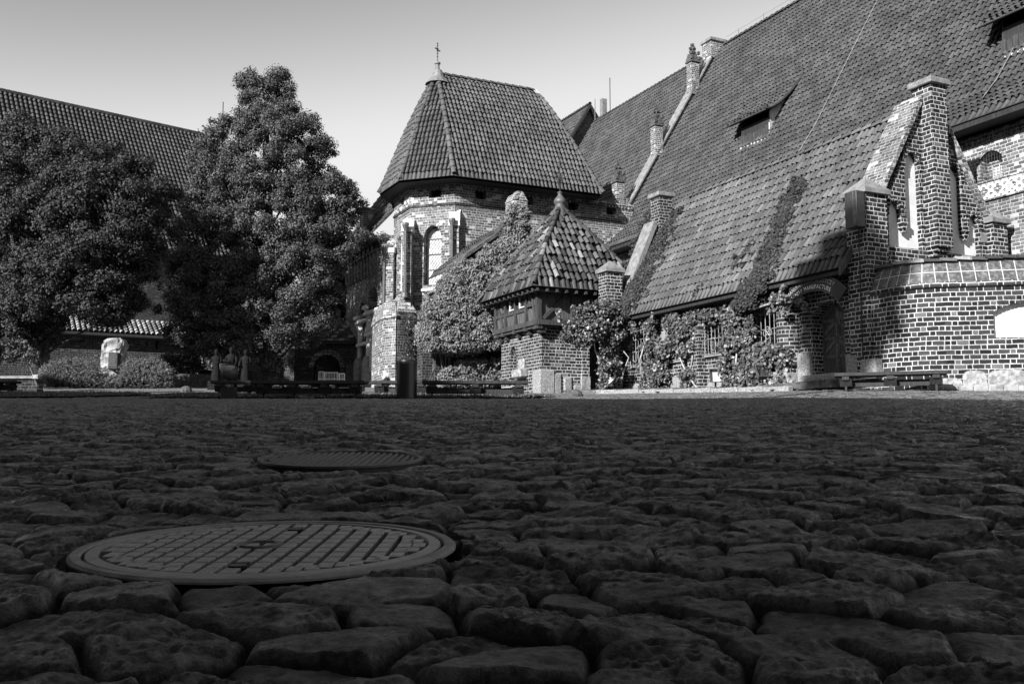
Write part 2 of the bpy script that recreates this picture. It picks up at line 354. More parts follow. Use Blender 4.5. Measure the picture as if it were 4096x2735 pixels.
def tree(name,label,poly,Y,trunks,mat,ncl,per,leaf,rr=(.28,.62),depth=.9,group=None,branches=26,maxd=4.):
    base=trunks[0][0][0]; r0=thing(name,label,'tree',base,group)
    k=Y/4006.; xs=[p[0] for p in poly]; ys=[p[1] for p in poly]; cen=[];rad=[]
    while len(cen)<ncl:
        x=random.uniform(min(xs),max(xs)); y=random.uniform(min(ys),max(ys))
        if not inpoly(np.array([x]),np.array([y]),poly)[0]: continue
        e0,e1=rowext(poly,y); xc=(e0+e1)/2; hw=(e1-e0)/2+1; rr_=random.uniform(*rr); q=min(1,abs(x-xc)/hw)
        hd=min(maxd,hw*k*depth)*math.sqrt(max(0,1-q*q)); u=random.random(); yy=-hd*(u**.4) if random.random()<.6 else random.uniform(-hd,hd*.5)
        if q>.86: rr_*=.65
        p=at(x,y,Y+yy); cen.append(tuple(p)); rad.append(rr_)
    P,N=clumps(cen,rad,per); P+=RNG.normal(0,.04,P.shape)
    leafmesh('crown',P,N,leaf,mat,r0,jn=.38)
    tb=MB(); 
    for pts,rads in trunks: tb.tube([Vector(p) for p in pts],list(rads),9)
    tb.build('trunk',M['bark'],r0,smooth=True)
    br=MB(); top=Vector(trunks[0][0][-1]); bot=Vector(trunks[0][0][1])
    for i in range(branches):
        c=Vector(random.choice(cen)); f=min(1,max(0,(c.z-bot.z)/(top.z-bot.z)-.18)); s=bot.lerp(top,f)
        m=s.lerp(c,.5)+Vector((random.uniform(-.3,.3),random.uniform(-.3,.3),random.uniform(-.2,.3))); br.tube([s,m,c],[.07,.045,.015],5)
    br.build('branches',M['bark'],r0,smooth=True)
    return r0
# ------------------------------------------------------------------ shapes
def arch(u0,u1,v0,v1,kind='pointed',n=8):
    """outline of an arched opening: sill v0, top v1"""
    c=(u0+u1)/2; hw=(u1-u0)/2; pts=[(u0,v0),(u1,v0)]
    if kind=='pointed':
        rise=min(v1-v0-.02,hw*1.75); vs=v1-rise
        for i in range(n+1):
            t=i/n; pts.append((c+hw*math.cos(t*math.pi/2)**1.0,vs+rise*math.sin(t*math.pi/2)**.85) if t<1 else (c,v1))
        for i in range(n-1,-1,-1):
            t=i/n; pts.append((c-hw*math.cos(t*math.pi/2),vs+rise*math.sin(t*math.pi/2)**.85))
    elif kind=='round':
        vs=v1-hw
        for i in range(2*n+1): pts.append((c+hw*math.cos(math.pi*i/(2*n)),vs+hw*math.sin(math.pi*i/(2*n))))
    else:
        rise=kind; vs=v1-rise
        for i in range(n+1):
            x=1-2*i/n; pts.append((c+hw*x,vs+rise*(1-x*x)))
    # drop duplicates
    out=[]
    for p in pts:
        if not out or (abs(p[0]-out[-1][0])+abs(p[1]-out[-1][1]))>1e-4: out.append(p)
    if abs(out[0][0]-out[-1][0])+abs(out[0][1]-out[-1][1])<1e-4: out.pop()
    return out
def voussoirs(mb,outline,fr,w=.2,d0=-.02,d1=.05,step=.1,skip_below=None):
    """ring of bricks round the curved part of an opening"""
    pts=[p for p in outline[2:]] ; 
    P=[outline[1]]+pts[:]+[outline[0]]
    if skip_below is not None: P=[p for p in P if p[1]>=skip_below]
    d=[0]
    for i in range(1,len(P)): d.append(d[-1]+math.dist(P[i],P[i-1]))
    n=max(3,int(d[-1]/step))
    def pt(s): return (np.interp(s,d,[p[0] for p in P]),np.interp(s,d,[p[1] for p in P]))
    for i in range(n):
        s0=d[-1]*i/n+.006; s1=d[-1]*(i+1)/n-.006; p0=pt(s0);p1=pt(s1); tx,ty=p1[0]-p0[0],p1[1]-p0[1]; l=math.hypot(tx,ty) or 1; nx,ny=ty/l,-tx/l
        q=[(p0[0],p0[1]),(p1[0],p1[1]),(p1[0]+nx*w*1.03,p1[1]+ny*w*1.03),(p0[0]+nx*w*1.03,p0[1]+ny*w*1.03)]
        mb.prism([fr(u,v,d0) for u,v in q],fr(0,0,d1)-fr(0,0,d0))
def fB(b,sgn=1): # plane b=const : u along A, v=z, d into wall (+B)
    return lambda u,v,d: L(u,b+d,v)
def fA(a): # plane a=const: u along B, d into wall (+A)
    return lambda u,v,d: L(a+d,u,v)
def fseg(p,q,inward): # vertical plane through plan points p->q in (a,b)
    p=np.array(p,float);q=np.array(q,float); U=(q-p)/np.linalg.norm(q-p); n=np.array(inward,float); n=n-U*(n@U); n/=np.linalg.norm(n)
    return lambda u,v,d: L(p[0]+U[0]*u+n[0]*d,p[1]+U[1]*u+n[1]*d,v)
def poly_wall(mb,plan,z0,z1,zb=None):
    n=len(plan); vs=[L(a,b,z0) for a,b in plan]+[L(a,b,z1) for a,b in plan]
    mb.add(vs,[(i,(i+1)%n,(i+1)%n+n,i+n) for i in range(n)]+[tuple(range(n,2*n))]); return mb
# ------------------------------------------------------------------ noise in numpy
def vnoise(x,y,sc,seed=0):
    x=x*sc;y=y*sc; i=np.floor(x).astype(np.int64);j=np.floor(y).astype(np.int64); fx=x-i;fy=y-j; fx=fx*fx*(3-2*fx);fy=fy*fy*(3-2*fy)
    def h(a,b):
        n=(a*374761393+b*668265263+seed*1442695041)&0x7fffffff; n=((n^(n>>13))*1274126177)&0x7fffffff; return ((n^(n>>16))&0xffff)/65535.
    return (h(i,j)*(1-fx)+h(i+1,j)*fx)*(1-fy)+(h(i,j+1)*(1-fx)+h(i+1,j+1)*fx)*fy
def hash2(i,j,s):
    n=(i*73856093^j*19349663^(s*83492791))&0x7fffffff; n=((n^(n>>13))*1274126177)&0x7fffffff; n=(n^(n>>15)); return (n&0xfffff)/1048575.
# ================================================================== GROUND
COV=[(-.503,2.1,.39),(-.694,4.1,.335)]
def cobble(x,y):
    wx=x+.035*(vnoise(x,y,5,1)-.5)+.12*(vnoise(x,y,1.1,2)-.5); wy=y+.03*(vnoise(x,y,5,3)-.5)+.12*(vnoise(x,y,1.1,4)-.5)
    sx,sy=.19,.13; gx=wx/sx; gy=wy/sy; row=np.floor(gy)
    i0=np.floor(gx).astype(np.int64); j0=row.astype(np.int64)
    d1=np.full(x.shape,1e9); d2=d1.copy(); id1=np.zeros(x.shape); px=np.zeros(x.shape);py=px.copy(); qx=px.copy();qy=px.copy(); cxx=px.copy(); cyy=px.copy()
    for di in (-1,0,1):
        for dj in (-1,0,1):
            I=i0+di;J=j0+dj; cx=(I+.5+(hash2(I,J,1)-.5)*.85+.25*(J%2))*sx; cy=(J+.5+(hash2(I,J,2)-.5)*.8)*sy
            w=1+.8*(hash2(I,J,5)-.5)
            dd=(((wx-cx)*.8)**2+(wy-cy)**2)*w; m=dd<d1
            d2=np.where(m,d1,np.minimum(d2,dd)); id1=np.where(m,hash2(I,J,3),id1); cxx=np.where(m,hash2(I,J,7),cxx); cyy=np.where(m,hash2(I,J,8),cyy)
            px=np.where(m,wx-cx,px); py=np.where(m,wy-cy,py); d1=np.where(m,dd,d1)
    e=np.sqrt(d2)-np.sqrt(d1)
    t=np.clip(e/.029,0,1); dome=1-(1-t)**2.2
    h=.035*dome+(id1-.5)*.024*np.minimum(1,t*1.6)+(px*(cxx-.5)+py*(cyy-.5))*.22*t
    rough=(id1*7%1)
    h+=.006*(vnoise(x,y,90,9)-.5)*(1-t)+t*(.3+1.0*rough)*(.011*(vnoise(x,y,22,5)-.5)+.009*(vnoise(x,y,47,6)-.5)+.007*(vnoise(x,y,110,7)-.5))+.006*(vnoise(x,y,60,8)-.5)*(1-t)
    return h-.027,t,id1
def ground_sheet():
    nx=1200; tv=np.linspace(-.62,.62,nx); Y=[.72]
    while Y[-1]<35: Y.append(Y[-1]*1.0029)
    Y=np.array(Y); YY,TT=np.meshgrid(Y,tv,indexing='ij'); XX=TT*(YY+3.0)
    h,tt_,idd=cobble(XX,YY)
    far=np.clip((YY-24)/10,0,1); h=h*(1-.25*far)
    for (cx,cy,r),(dz,sl_) in zip(COV,((.0135,.0597),(.009,.09))):
        d=np.hypot(XX-cx,YY-cy); wq=np.clip(1-(d-r-.02)/.22,0,1); wq=wq*wq*(3-2*wq); h=h*(1-.35*wq)+wq*(G(cx,cy)+dz+sl_*(YY-cy)-gz(XX,YY)-.007)
        h=np.where(d<r+.01,-.06,np.where(d<r+.035,h-.012,h))
    ZZ=gz(XX,YY)+h
    V=np.stack([XX,YY,ZZ],-1).reshape(-1,3); n=len(Y); i=np.arange(n-1)[:,None]*nx+np.arange(nx-1)[None]; i=i.ravel()
    F=np.stack([i,i+1,i+nx+1,i+nx],1)
    m,nt,b=newmat('cobbles',.4,.36); g=NG(nt); o=g.obj()
    at_=nt.nodes.new('ShaderNodeAttribute'); at_.attribute_name='stone'; sx_=nt.nodes.new('ShaderNodeSeparateXYZ'); nt.links.new(at_.outputs['Vector'],sx_.inputs[0])
    a=g.m('MULTIPLY',g.ss(sx_.outputs[0],.0,1.,.045,.17),g.ss(sx_.outputs[1],.15,.6,.08,1.)); f=g.ss(g.noise(30,6,o,.75),.36,.66,.3,2.0); g.grey(g.m('MULTIPLY',a,f),b)
    g.bump(g.noise(55,6,o,.8),b,.03); nt.links.new(g.ss(g.noise(11,4,o),.35,.65,.22,.62),b.inputs['Roughness'])
    ob=mesh_np('cobblestones',V,F,m,smooth=True); tag(ob,kind='structure')
    aa=ob.data.attributes.new('stone','FLOAT_VECTOR','POINT'); aa.data.foreach_set('vector',np.stack([idd,tt_,0*idd],-1).astype(np.float32).ravel())
    # surrounding land as one large sheet with the same slope
    m2,nt,b=newmat('yard',.85,.2); g=NG(nt); o=g.obj(); vo=nt.nodes.new('ShaderNodeTexVoronoi'); vo.feature='DISTANCE_TO_EDGE'; vo.inputs['Scale'].default_value=5; nt.links.new(o,vo.inputs[0])
    e=g.ss(vo.outputs[0],0.,.1,.5,1.); g.grey(g.m('MULTIPLY',e,g.ss(g.noise(9,5,o),.3,.7,.1,.2)),b); g.bump(e,b,.03)
    ys=np.concatenate([np.linspace(-60,0,16),np.linspace(2,60,60),np.linspace(66,150,12),[220,350,590]]); xs=np.concatenate([np.linspace(-400,-60,8),np.linspace(-55,55,90),np.linspace(60,400,8)])
    YY,XX=np.meshgrid(ys,xs,indexing='ij'); ZZ=gz(XX,YY)-np.where((YY<34.5),.1,.012)
    V=np.stack([XX,YY,ZZ],-1).reshape(-1,3); nx=len(xs); i=(np.arange(len(ys)-1)[:,None]*nx+np.arange(nx-1)[None]).ravel()
    ob=mesh_np('courtyard',V,np.stack([i,i+1,i+nx+1,i+nx],1),m2); tag(ob,kind='structure')
ground_sheet()
def tilted(x,y):
    return Matrix.Rotation(math.atan(.0597 if y<3 else .09),4,'X')
def cover(name,label,x,y,r,kind):
    o=thing(name,label,'manhole cover',(x,y,G(x,y)),'manhole covers in the cobbles'); o.matrix_world=Matrix.Translation((x,y,G(x,y)+(.0135 if kind=='near' else .009)))@tilted(x,y)
    OFF[o]=Vector((0,0,0))
    if kind=='near':
        MB().lathe((0,0,0),[(r*.935,-.02),(r*.935,-.004),(r*.94,.0),(r*.985,.0),(r,-.005),(r,-.009),(r*.97,-.012)],96).build('ring',plain('concrete',.26,.36,18,.8,.2,.004,60),o,smooth=False,bevel=0)
        m=MB(); m.lathe((0,0,0),[(0,-.06),(r*.92,-.06),(r*.92,-.008),(r*.915,-.002),(r*.855,.0),(r*.85,-.006),(r*.847,-.012)],96); rimm=m.build('lid',plain('cast_iron_pale',.2,.3,20,.42,.5,.003,80),o)
        MB().lathe((0,0,0),[(r*.848,-.012),(r*.845,-.02),(0,-.02)],96).build('groove_floor',plain('groove_black',.008,.02,40,.95,.1,.004,90),o)  # near-black floor between the raised blocks
        MB().lathe((0,0,0),[(r*.965,-.012),(r*.93,-.14)],96).build('skirt',plain('gap_shade',.004,.01,30,.95,.1,.004,60),o)  # near-black colour stands in for shade in the gap under the ring
        m=MB()
        ri=r*.84
        for c in range(-8,9):
            cx=c*ri/8.1
            for k in range(-6,7):
                cy=(k+(.0 if c%2 else .03))*ri/5.45; hx=ri/8.1*.35; hy=ri/5.45*.44
                corners=[(cx+sx*hx,cy+sy*hy) for sx,sy in ((-1,-1),(1,-1),(1,1),(-1,1))]
                if max(math.hypot(*q) for q in corners)>ri: 
                    if min(math.hypot(*q) for q in corners)>ri*.98: continue
                    sc_=ri/max(math.hypot(*q) for q in corners); 
                    if sc_<.86: continue
                    corners=[(q[0]*sc_,q[1]*sc_) for q in corners]
                if c==0 and abs(k)==4: continue
                m.prism([(u,v,-.021) for u,v in corners],(0,0,.02))
        m.build('raised_grid',plain('worn_iron',.2,.34,26,.4,.5,.003,80),rimm,bevel=.0015)
        for sy in (-1,1): MB().lathe((.0,sy*ri*.74,-.0),[(.0,-.0005),(.016,-.0005),(.016,-.01)],12).build('lifting_hole',M['black'],o)
        h=MB(); h.lathe((-.02,0,0),[(.03,-.004),(.036,.003),(.046,.003),(.05,-.004)],16)
        h.build('centre_boss',M['iron'],o)
    else:
        MB().lathe((0,0,0),[(r*.95,-.08),(r*.95,.006),(r*.955,.014),(r*.995,.012),(r,.004),(r*.99,-.004),(r*.97,-.08)],80).build('ring',M['iron'],o)
        m=MB(); m.lathe((0,0,0),[(0,-.05),(r*.945,-.05),(r*.945,-.001),(0,-.001)],80)
        st=r/11.5
        for i in range(-11,12):
            for j in range(-11,12):
                cx,cy=i*st,j*st+(i%2)*st*.5
                if math.hypot(cx,cy)<r*.9: m.lathe((cx,cy,0),[(st*.34,-.002),(st*.25,.011),(0,.012)],6)
        m.build('lid',plain('cast_iron',.07,.13,20,.38,.6),o)
cover('manhole_cover','large pale manhole cover with raised grid in a wide concrete ring, nearest the camera',COV[0][0],COV[0][1],.386,'near')
cover('manhole_cover','small dark studded manhole cover behind the large ringed one',COV[1][0],COV[1][1],.328,'far')
# ------------------------------------------------------------------ verges
def patch(name,pts,mat,kind,lift=.03,nb=0,hb=.06,gmat=None):
    """irregular flat verge draped on the ground, optionally with blades"""
    P=[(p[0],p[1]) for p in pts]; xs=[p[0] for p in P]; ys=[p[1] for p in P]; st=.35
    X,Y=np.meshgrid(np.arange(min(xs),max(xs)+st,st),np.arange(min(ys),max(ys)+st,st),indexing='ij'); inside=inpoly(X.ravel()+st/2,Y.ravel()+st/2,P)
    Z=gz(X,Y)+lift; V=np.stack([X,Y,Z],-1).reshape(-1,3); ny=X.shape[1]; i=np.arange(X.size); i=i[inside]; ok=((i+1)%ny!=0)&(i+ny+1<X.size); i=i[ok]
    if len(i)==0: return
    ob=mesh_np(name,V,np.stack([i,i+ny,i+ny+1,i+1],1),mat); tag(ob,kind=kind)
    if nb:
        x=RNG.uniform(min(xs),max(xs),nb*3);y=RNG.uniform(min(ys),max(ys),nb*3); k=inpoly(x,y,P); x=x[k][:nb];y=y[k][:nb]; z=gz(x,y)+lift; n=len(x)
        a=RNG.uniform(0,math.pi,n); w=.02; h=hb*RNG.uniform(.5,1.4,n); lx=RNG.normal(0,.03,n);ly=RNG.normal(0,.03,n)
        V=np.stack([np.stack([x-w*np.cos(a),y-w*np.sin(a),z],1),np.stack([x+w*np.cos(a),y+w*np.sin(a),z],1),np.stack([x+lx,y+ly,z+h],1)],1).reshape(-1,3)
        ob=mesh_np('grass',V,np.arange(n*3).reshape(-1,3),M['grass']); tag(ob,'short clipped grass of the verge','grass',kind='stuff')
earth=plain('earth',.03,.08,9,.95,.1,.02,30)
K0=[hit(x,y) for x,y in ((2330,1592),(2443,1590),(2561,1590),(2700,1582),(2850,1572),(2960,1566),(3060,1558),(3150,1552))]
# straighten depth: kerb runs parallel to the shop wall
KB=[]
for (x,y,b_) in ((2300,1588,16.2),(2380,1590,17.0),(2470,1592,17.6),(2561,1590,17.85),(2700,1582,17.95),(2850,1572,18.0),(2960,1566,18.05),(3060,1558,18.1),(3165,1548,18.2)):
    p=onb(x,y,b_); p.z=G(p.x,p.y); KB.append(p)
verge=[(p.x,p.y) for p in KB]+[tuple(L(22.0,19.4,0))[:2],tuple(L(31,19.4,0))[:2],tuple(L(30.6,17.4,0))[:2],tuple(L(30.6,16.6,0))[:2]]
patch('verge',verge,earth,'structure',.06,14000,.07)
ORD='first second third fourth fifth sixth seventh eighth ninth tenth eleventh twelfth thirteenth fourteenth fifteenth sixteenth'.split(); KC=[]
def kerbrow():
    k=0
    for i in range(len(KB)-1):
        a,b=KB[i],KB[i+1]; n=max(1,round((b-a).length/1.0))
        for j in range(n):
            p=a.lerp(b,j/n); q=a.lerp(b,(j+1)/n); d=(q-p); l=d.length; ang=math.atan2(d.y,d.x); m=MB(); c=(p+q)/2
            m.wbox((c.x,c.y,G(c.x,c.y)+.03),(l-.035,.2,.2+random.uniform(-.02,.02)),ang+random.uniform(-.01,.01))
            k+=1
            o=m.build('kerb_stone',M['granite'],None,bevel=.02); KC.append(o); tag(o,ORD[len(KC)-1]+' rough granite kerb stone from the turret along the shop verge','kerb stone','kerb stones of the shop verge')
kerbrow()
lv=[hit(*p) for p in ((0,1590),(160,1584),(260,1570),(200,1553),(0,1550))]
patch('grass_bank',[(-16.5,23.5),(-11.8,26.5),(-10.8,30),(-13,35),(-24,36),(-24,24)],earth,'structure',.05,9000,.06)
patch('lawn',[(-9.6,25.6),(-7.5,24.9),(.3,24.9),(1.2,27),(.5,30.5),(-3,32.5),(-9,33.5),(-10.4,31)],earth,'structure',.05,16000,.06)
# ================================================================== GREAT HALL (far right, huge roof)
GP=[(0,9.98),(.148,11.0),(.296,12.6),(.53,15.7),(1,21.85)]
great=thing('castle_hall','huge medieval brick castle hall with one vast steep tiled roof filling the upper right','castle building',L(30,25,2.5))
m=MB(); m.box(13,41.6,25,40,2,9.85)
def slab(mb,a0,a1,b,holes,z0,z1,d=.35): mb.holed([(a0,z0),(a1,z0),(a1,z1),(a0,z1)],holes,fB(b),0,d)
m=MB(); m.box(13,41.6,25.36,39,2,9.85)
gw=arch(19.25,20.0,8.0,9.15,.2)
gw2=arch(35.0,35.9,8.35,9.1,.3)
slab(m,13,41.6,25.0,[gw,gw2],2,9.7)
gwall=m.build('wall',M['brick_great'],great)
m=MB(); voussoirs(m,gw,fB(25),.16,-.02,.06,.09,skip_below=8.9); m.build('window_arch',M['brick_great'],gwall)
m=MB(); voussoirs(m,gw2,fB(25),.16,-.02,.06,.09,skip_below=8.75); m.build('window_arch',M['brick_great'],gwall)
def grid_window(parent,u0,u1,v0,v1,fr,d,nu,nv,glass,bar=.02,barm='wood_pale',name='window'):
    m=MB(); m.prism([fr(u0,v0,d+.05),fr(u1,v0,d+.05),fr(u1,v1,d+.05),fr(u0,v1,d+.05)],fr(0,0,.02)-fr(0,0,0)); w_=m.build(name,M[glass],parent)
    m=MB(); dv=fr(0,0,.045)-fr(0,0,0)
    for i in range(nu+1):
        u=u0+(u1-u0)*i/nu; m.prism([fr(u-bar,v0,d),fr(u+bar,v0,d),fr(u+bar,v1,d),fr(u-bar,v1,d)],dv)
    for i in range(nv+1):
        v=v0+(v1-v0)*i/nv; m.prism([fr(u0,v-bar,d-.004),fr(u1,v-bar,d-.004),fr(u1,v+bar,d-.004),fr(u0,v+bar,d-.004)],dv)
    m.build('window_frame',M[barm],w_); return w_
grid_window(great,19.28,19.75,8.02,8.75,fB(25),.22,2,2,'glass_pale',.018)
m=MB()
for i in range(9): m.tube([L(19.27+i*.09,25.06,8.02),L(19.27+i*.09,25.06,9.12)],.006,4)
for i in range(13): m.tube([L(19.25,25.06,8.02+i*.09),L(20.0,25.06,8.02+i*.09)],.006,4)
m.build('window_mesh',M['metal'],great)
m=MB() # projecting brick dentils under the eave
for i in range(150):
    a=13.1+i*.19; m.box(a,a+.1,24.93,25.0,9.45,9.62)
m.box(13,41.6,24.9,25.05,9.62,9.72); m.build('brick_frieze',M['brick_great'],great)
MB().box(13,41.6,24.25,25.1,9.78,9.93).build('eave_soffit',M['wood_black'],great)
# pale tracery band
m=MB(); m.box(13,21.2,24.965,25.0,7.72,8.22); m.build('tracery_band',M['plaster'],great)
m=MB(); fr=fB(24.95)
for i in range(17):
    u=13.3+i*.47; v=7.97
    for dx,dy in ((.085,0),(-.085,0),(0,.085),(0,-.085)):
        pts=[(u+dx+.062*math.cos(t*math.pi/5),v+dy+.062*math.sin(t*math.pi/5)) for t in range(10)]; m.prism([fr(p[0],p[1],0) for p in pts],BX*.03)
    for sx,sy in ((1,1),(1,-1),(-1,1),(-1,-1)):
        q=[(u+sx*.235,v+sy*.05),(u+sx*.235,v+sy*.15),(u+sx*.16,v+sy*.1)]; m.prism([fr(p[0],p[1],0) for p in q],BX*.03)
        q=[(u+sx*.05,v+sy*.22),(u+sx*.15,v+sy*.22),(u+sx*.1,v+sy*.16)]; m.prism([fr(p[0],p[1],0) for p in q],BX*.03)
m.box(13,21.2,24.93,25.0,8.22,8.27); m.box(13,21.2,24.93,25.0,7.67,7.72)
m.build('tracery_ornament',M['brick_great'],great)
groof=roof(great,M['tile_great'],[((12.5,24.2),(41.45,24.2),(12.5,32.3),(41.45,32.3),GP)],[edge3((12.5,32.3),(41.45,32.3),[(0,21.85),(1,21.85)],.05)])
MB().prism([L(13,25.2,9.9),L(13,32.3,21.6),L(13,39,9.9)],AX*28.3).build('roof_core',M['tile_base'],groof)
def groofpt(a,b,up=0): # point on great roof
    f=(b-24.2)/8.1; return L(a,b,float(np.interp(f,[p[0] for p in GP],[p[1] for p in GP]))+up)
# lightning conductors
m=MB(); 
def sag(p,q,n=10,d=.1): return [Vector(p).lerp(Vector(q),i/n)-ZX*d*4*(i/n)*(1-i/n) for i in range(n+1)]
m.tube([groofpt(28.6,b,.14) for b in np.linspace(24.6,32.2,12)],.018,4); m.tube([groofpt(19.8,b,.14) for b in np.linspace(25,32.2,12)],.018,4)
m.tube([groofpt(a,25.9,.16) for a in np.linspace(14,21,8)],.014,4)
for i in range(14): p=groofpt(14+i*2,32.3,.05); m.tube([p,p+ZX*.45],.02,4)
m.tube([groofpt(a,32.3,.42) for a in np.linspace(14,41,20)],.008,4)
m.build('lightning_conductor',M['lead'],groof)
def dormer(parent,aR,w_,bf,hz,bt,label=None):
    """swept shed dormer: front at b=bf, from aR (near side) to aR+w_, front height hz, roof meets main roof at bt"""
    z0=groofpt(0,bf).z; zt=groofpt(0,bt).z
    d=MB().box(aR,aR+w_,bf+.1,bf+.3,z0-.1,z0+hz).build('dormer',M['wood_black'],parent)
    m=MB(); n=11
    for i in range(n):
        a=aR+.03+w_*i/n; h=hz*.58*random.uniform(.92,1.08); m.box(a,a+w_/n-.02,bf+.03,bf+.07,z0-.05,z0+h)
    m.build('shutter',M['wood_frame'],d)
    # side cheeks of vertical boards under a swept roof
    n=14; prof=[]
    for i in range(n+1):
        t=i/n; b=bf-.35+(bt-bf+.35)*t; z=z0+hz+.12-.28*(1-t)**2*0+ (zt-z0-hz-.12)*(t**1.55) ; z=max(z,groofpt(0,max(b,24.3)).z+.0) if t>.85 else z; prof.append((b,z))
    for a in (aR,aR+w_-.05):
        pts=[L(a,bf+.05,z0-.1)]+[L(a,b,z-.05) for b,z in prof if b>=bf]; pts+=[L(a,b,groofpt(0,b).z-.15) for b in np.linspace(bt,bf+.4,8)]
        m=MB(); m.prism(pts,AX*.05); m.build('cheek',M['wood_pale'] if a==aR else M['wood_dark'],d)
    D=bt-bf+.35; zp=[((b-bf+.35)/D,z+.04) for b,z in prof]
    V,F,B,BF=tile_face((aR-.25,bf-.35),(aR+w_+.5,bf-.35),(aR-.25,bt),(aR+w_+1.6,bt),zp); o=mesh_np('dormer_roof',B,BF,M['tile_base'],d); mesh_np('dormer_tiles',V,F,M['tile_great'],d,smooth=True)
    m=MB(); m.tube([L(aR-.27,b,z+.05) for b,z in prof],.06,5); m.build('barge_board',M['wood_black'],d)
    m=MB(); 
    for i in range(int(w_/.12)): p=L(aR+i*.12,bf-.02,z0+.0); m.wbox(p+ZX*random.uniform(-.03,.02),(.1,.12,.07),random.random())
    m.build('mortar_fillet',M['plaster'],d)
dormer(groof,31.75,1.85,27.05,.95,28.95)
dormer(groof,17.9,2.3,26.45,1.0,29.4)
# parapet gable across the roof with pinnacles
par=MB(); prof=[(24.2,9.6)]+[(b,groofpt(0,b).z+.35) for b in np.linspace(25.2,32.2,20)]
fr=lambda u,v,d: L(41.5+d,u,v)
lowz=[(b,groofpt(0,b).z-.8) for b in np.linspace(32.2,25.2,12)]
par.prism([L(41.5,b,z) for b,z in prof[1:]+lowz],AX*.55)
gable=par.build('parapet',M['brick_great'],great)
m=MB(); top=[(b,z+.0) for b,z in prof[1:]]
for i in range(len(top)-1):
    (b0,z0),(b1,z1)=top[i],top[i+1]; m.prism([L(41.42,b0,z0+.003),L(41.42,b1,z1+.003),L(41.42,b1,z1+.14),L(41.42,b0,z0+.14)],AX*.7)
m.build('parapet_coping',M['coping'],gable)
# swept foot of the parapet
sw=[(24.25,9.9),(24.25,11.95),(24.75,12.0),(25.1,12.05),(25.35,12.3),(25.5,12.75),(26.4,13.0),(26.0,11.9),(25.0,10.6)]
MB().prism([L(41.47,b,z) for b,z in sw],AX*.61).build('swept_foot',M['brick_great'],gable)
m=MB(); t=[(24.2,11.96),(24.75,12.02),(25.1,12.07),(25.33,12.32),(25.46,12.75)]
for (b0,z0),(b1,z1) in zip(t[:-1],t[1:]): m.prism([L(41.4,b0,z0),L(41.4,b1,z1),L(41.4,b1-.05,z1+.12),L(41.4,b0-.02,z0+.12)],AX*.75)
m.build('swept_coping',M['coping'],gable)
def pinnacle(bc,zb,zt,w=.62):
    m=MB(); w=w*.68; m.box(41.42,41.87,bc-w/2,bc+w/2,zb,zt); p=m.build('pinnacle',M['brick_great'],gable)
    m=MB()
    for s in (-1,1):
        pass
    m.prism([L(41.36,bc-w/2-.05,zt),L(41.36,bc+w/2+.05,zt),L(41.36,bc,zt+.5)],AX*.55)
    m.prism([L(41.36,bc-w/2-.06,zt),L(41.64,bc-w/2-.06,zt+.45),L(41.92,bc-w/2-.06,zt)],BX*(w+.12))
    m.tube([L(41.64,bc,zt+.4),L(41.64,bc,zt+1.0)],[.07,.05],6)
    for h in (.6,.8):
        for dx,dy in ((.14,0),(-.14,0),(0,.14),(0,-.14)): m.wbox(L(41.64+dx,bc+dy,zt+h),(.11,.11,.1),.4)
    for s in (-1,1):
        for k in (.2,.45): m.wbox(L(41.4,bc+s*(w/2-.1)*(1-k)+s*.12,zt+k*1.1),(.13,.13,.16),.5)
    m.wbox(L(41.64,bc,zt+1.0),(.15,.15,.13),.4)
    m.build('finial',M['stone_dark'],p)
pinnacle(30.55,19.0,20.75,.72); pinnacle(28.2,15.4,16.95,.66); pinnacle(25.85,12.2,13.7,.66)
m=MB(); m.box(41.4,42.2,31.6,32.5,21.2,22.15); c=m.build('ridge_chimney',M['brick_great'],gable); MB().box(41.32,42.28,31.52,32.58,22.15,22.3).build('chimney_cap',M['coping'],c)
# second and third stretches of roof beyond the parapet
r2=roof(great,M['tile_great'],[((42.05,24.2),(54.9,24.2),(42.05,32.3),(54.9,32.3),GP)],[edge3((42.05,32.3),(54.9,32.3),[(0,21.8),(1,21.8)],.05)],name='far_roof')
MB().prism([L(42.1,25.2,9.9),L(42.1,32.3,21.5),L(42.1,39,9.9)],AX*12.7).build('far_roof_core',M['tile_base'],r2)
MB().box(42,55,25,39,2,9.9).build('far_wall',M['brick_great'],great)
m=MB()
for i in range(60): p=groofpt(42.6+i*.11,26.6,.1); m.tube([p,p+ZX*.28],.012,4)
for h in (.1,.2,.3): m.tube([groofpt(42.5,26.6,.1+h-.05),groofpt(49.2,26.6,.1+h-.05)],.012,4)
m.build('snow_guard',M['lead'],r2)
P3=[(0,14.5),(.3,17.5),(1,23.2)]
third=thing('gabled_roof_block','distant tiled roof block ending in a dark triangular gable above the main ridge line','castle building',L(62,32,3))
roof(third,M['tile_great'],[((55.6,27.2),(80,27.2),(55.6,32.3),(80,32.3),P3),((55.6,35.4),(80,35.4),(55.6,32.3),(80,32.3),[(0,19.0),(1,23.2)])],[edge3((55.4,32.3),(80,32.3),[(0,23.2),(1,23.2)],.05)])
g=MB(); g.prism([L(55.7,27.3,12),L(55.7,27.3,14.4),L(55.7,28.85,17.4),L(55.7,32.3,23.1),L(55.7,35.3,19),L(55.7,35.3,12)],AX*.3); gb=g.build('gable_wall',M['stone_dark'],third)
m=MB(); 
for (b0,z0),(b1,z1) in (((27.2,14.5),(28.8,17.55)),((28.8,17.55),(32.3,23.25)),((32.3,23.25),(35.4,19.1))): m.prism([L(55.35,b0,z0-.25),L(55.35,b1,z1-.25),L(55.35,b1,z1+.02),L(55.35,b0,z0+.02)],AX*.3)
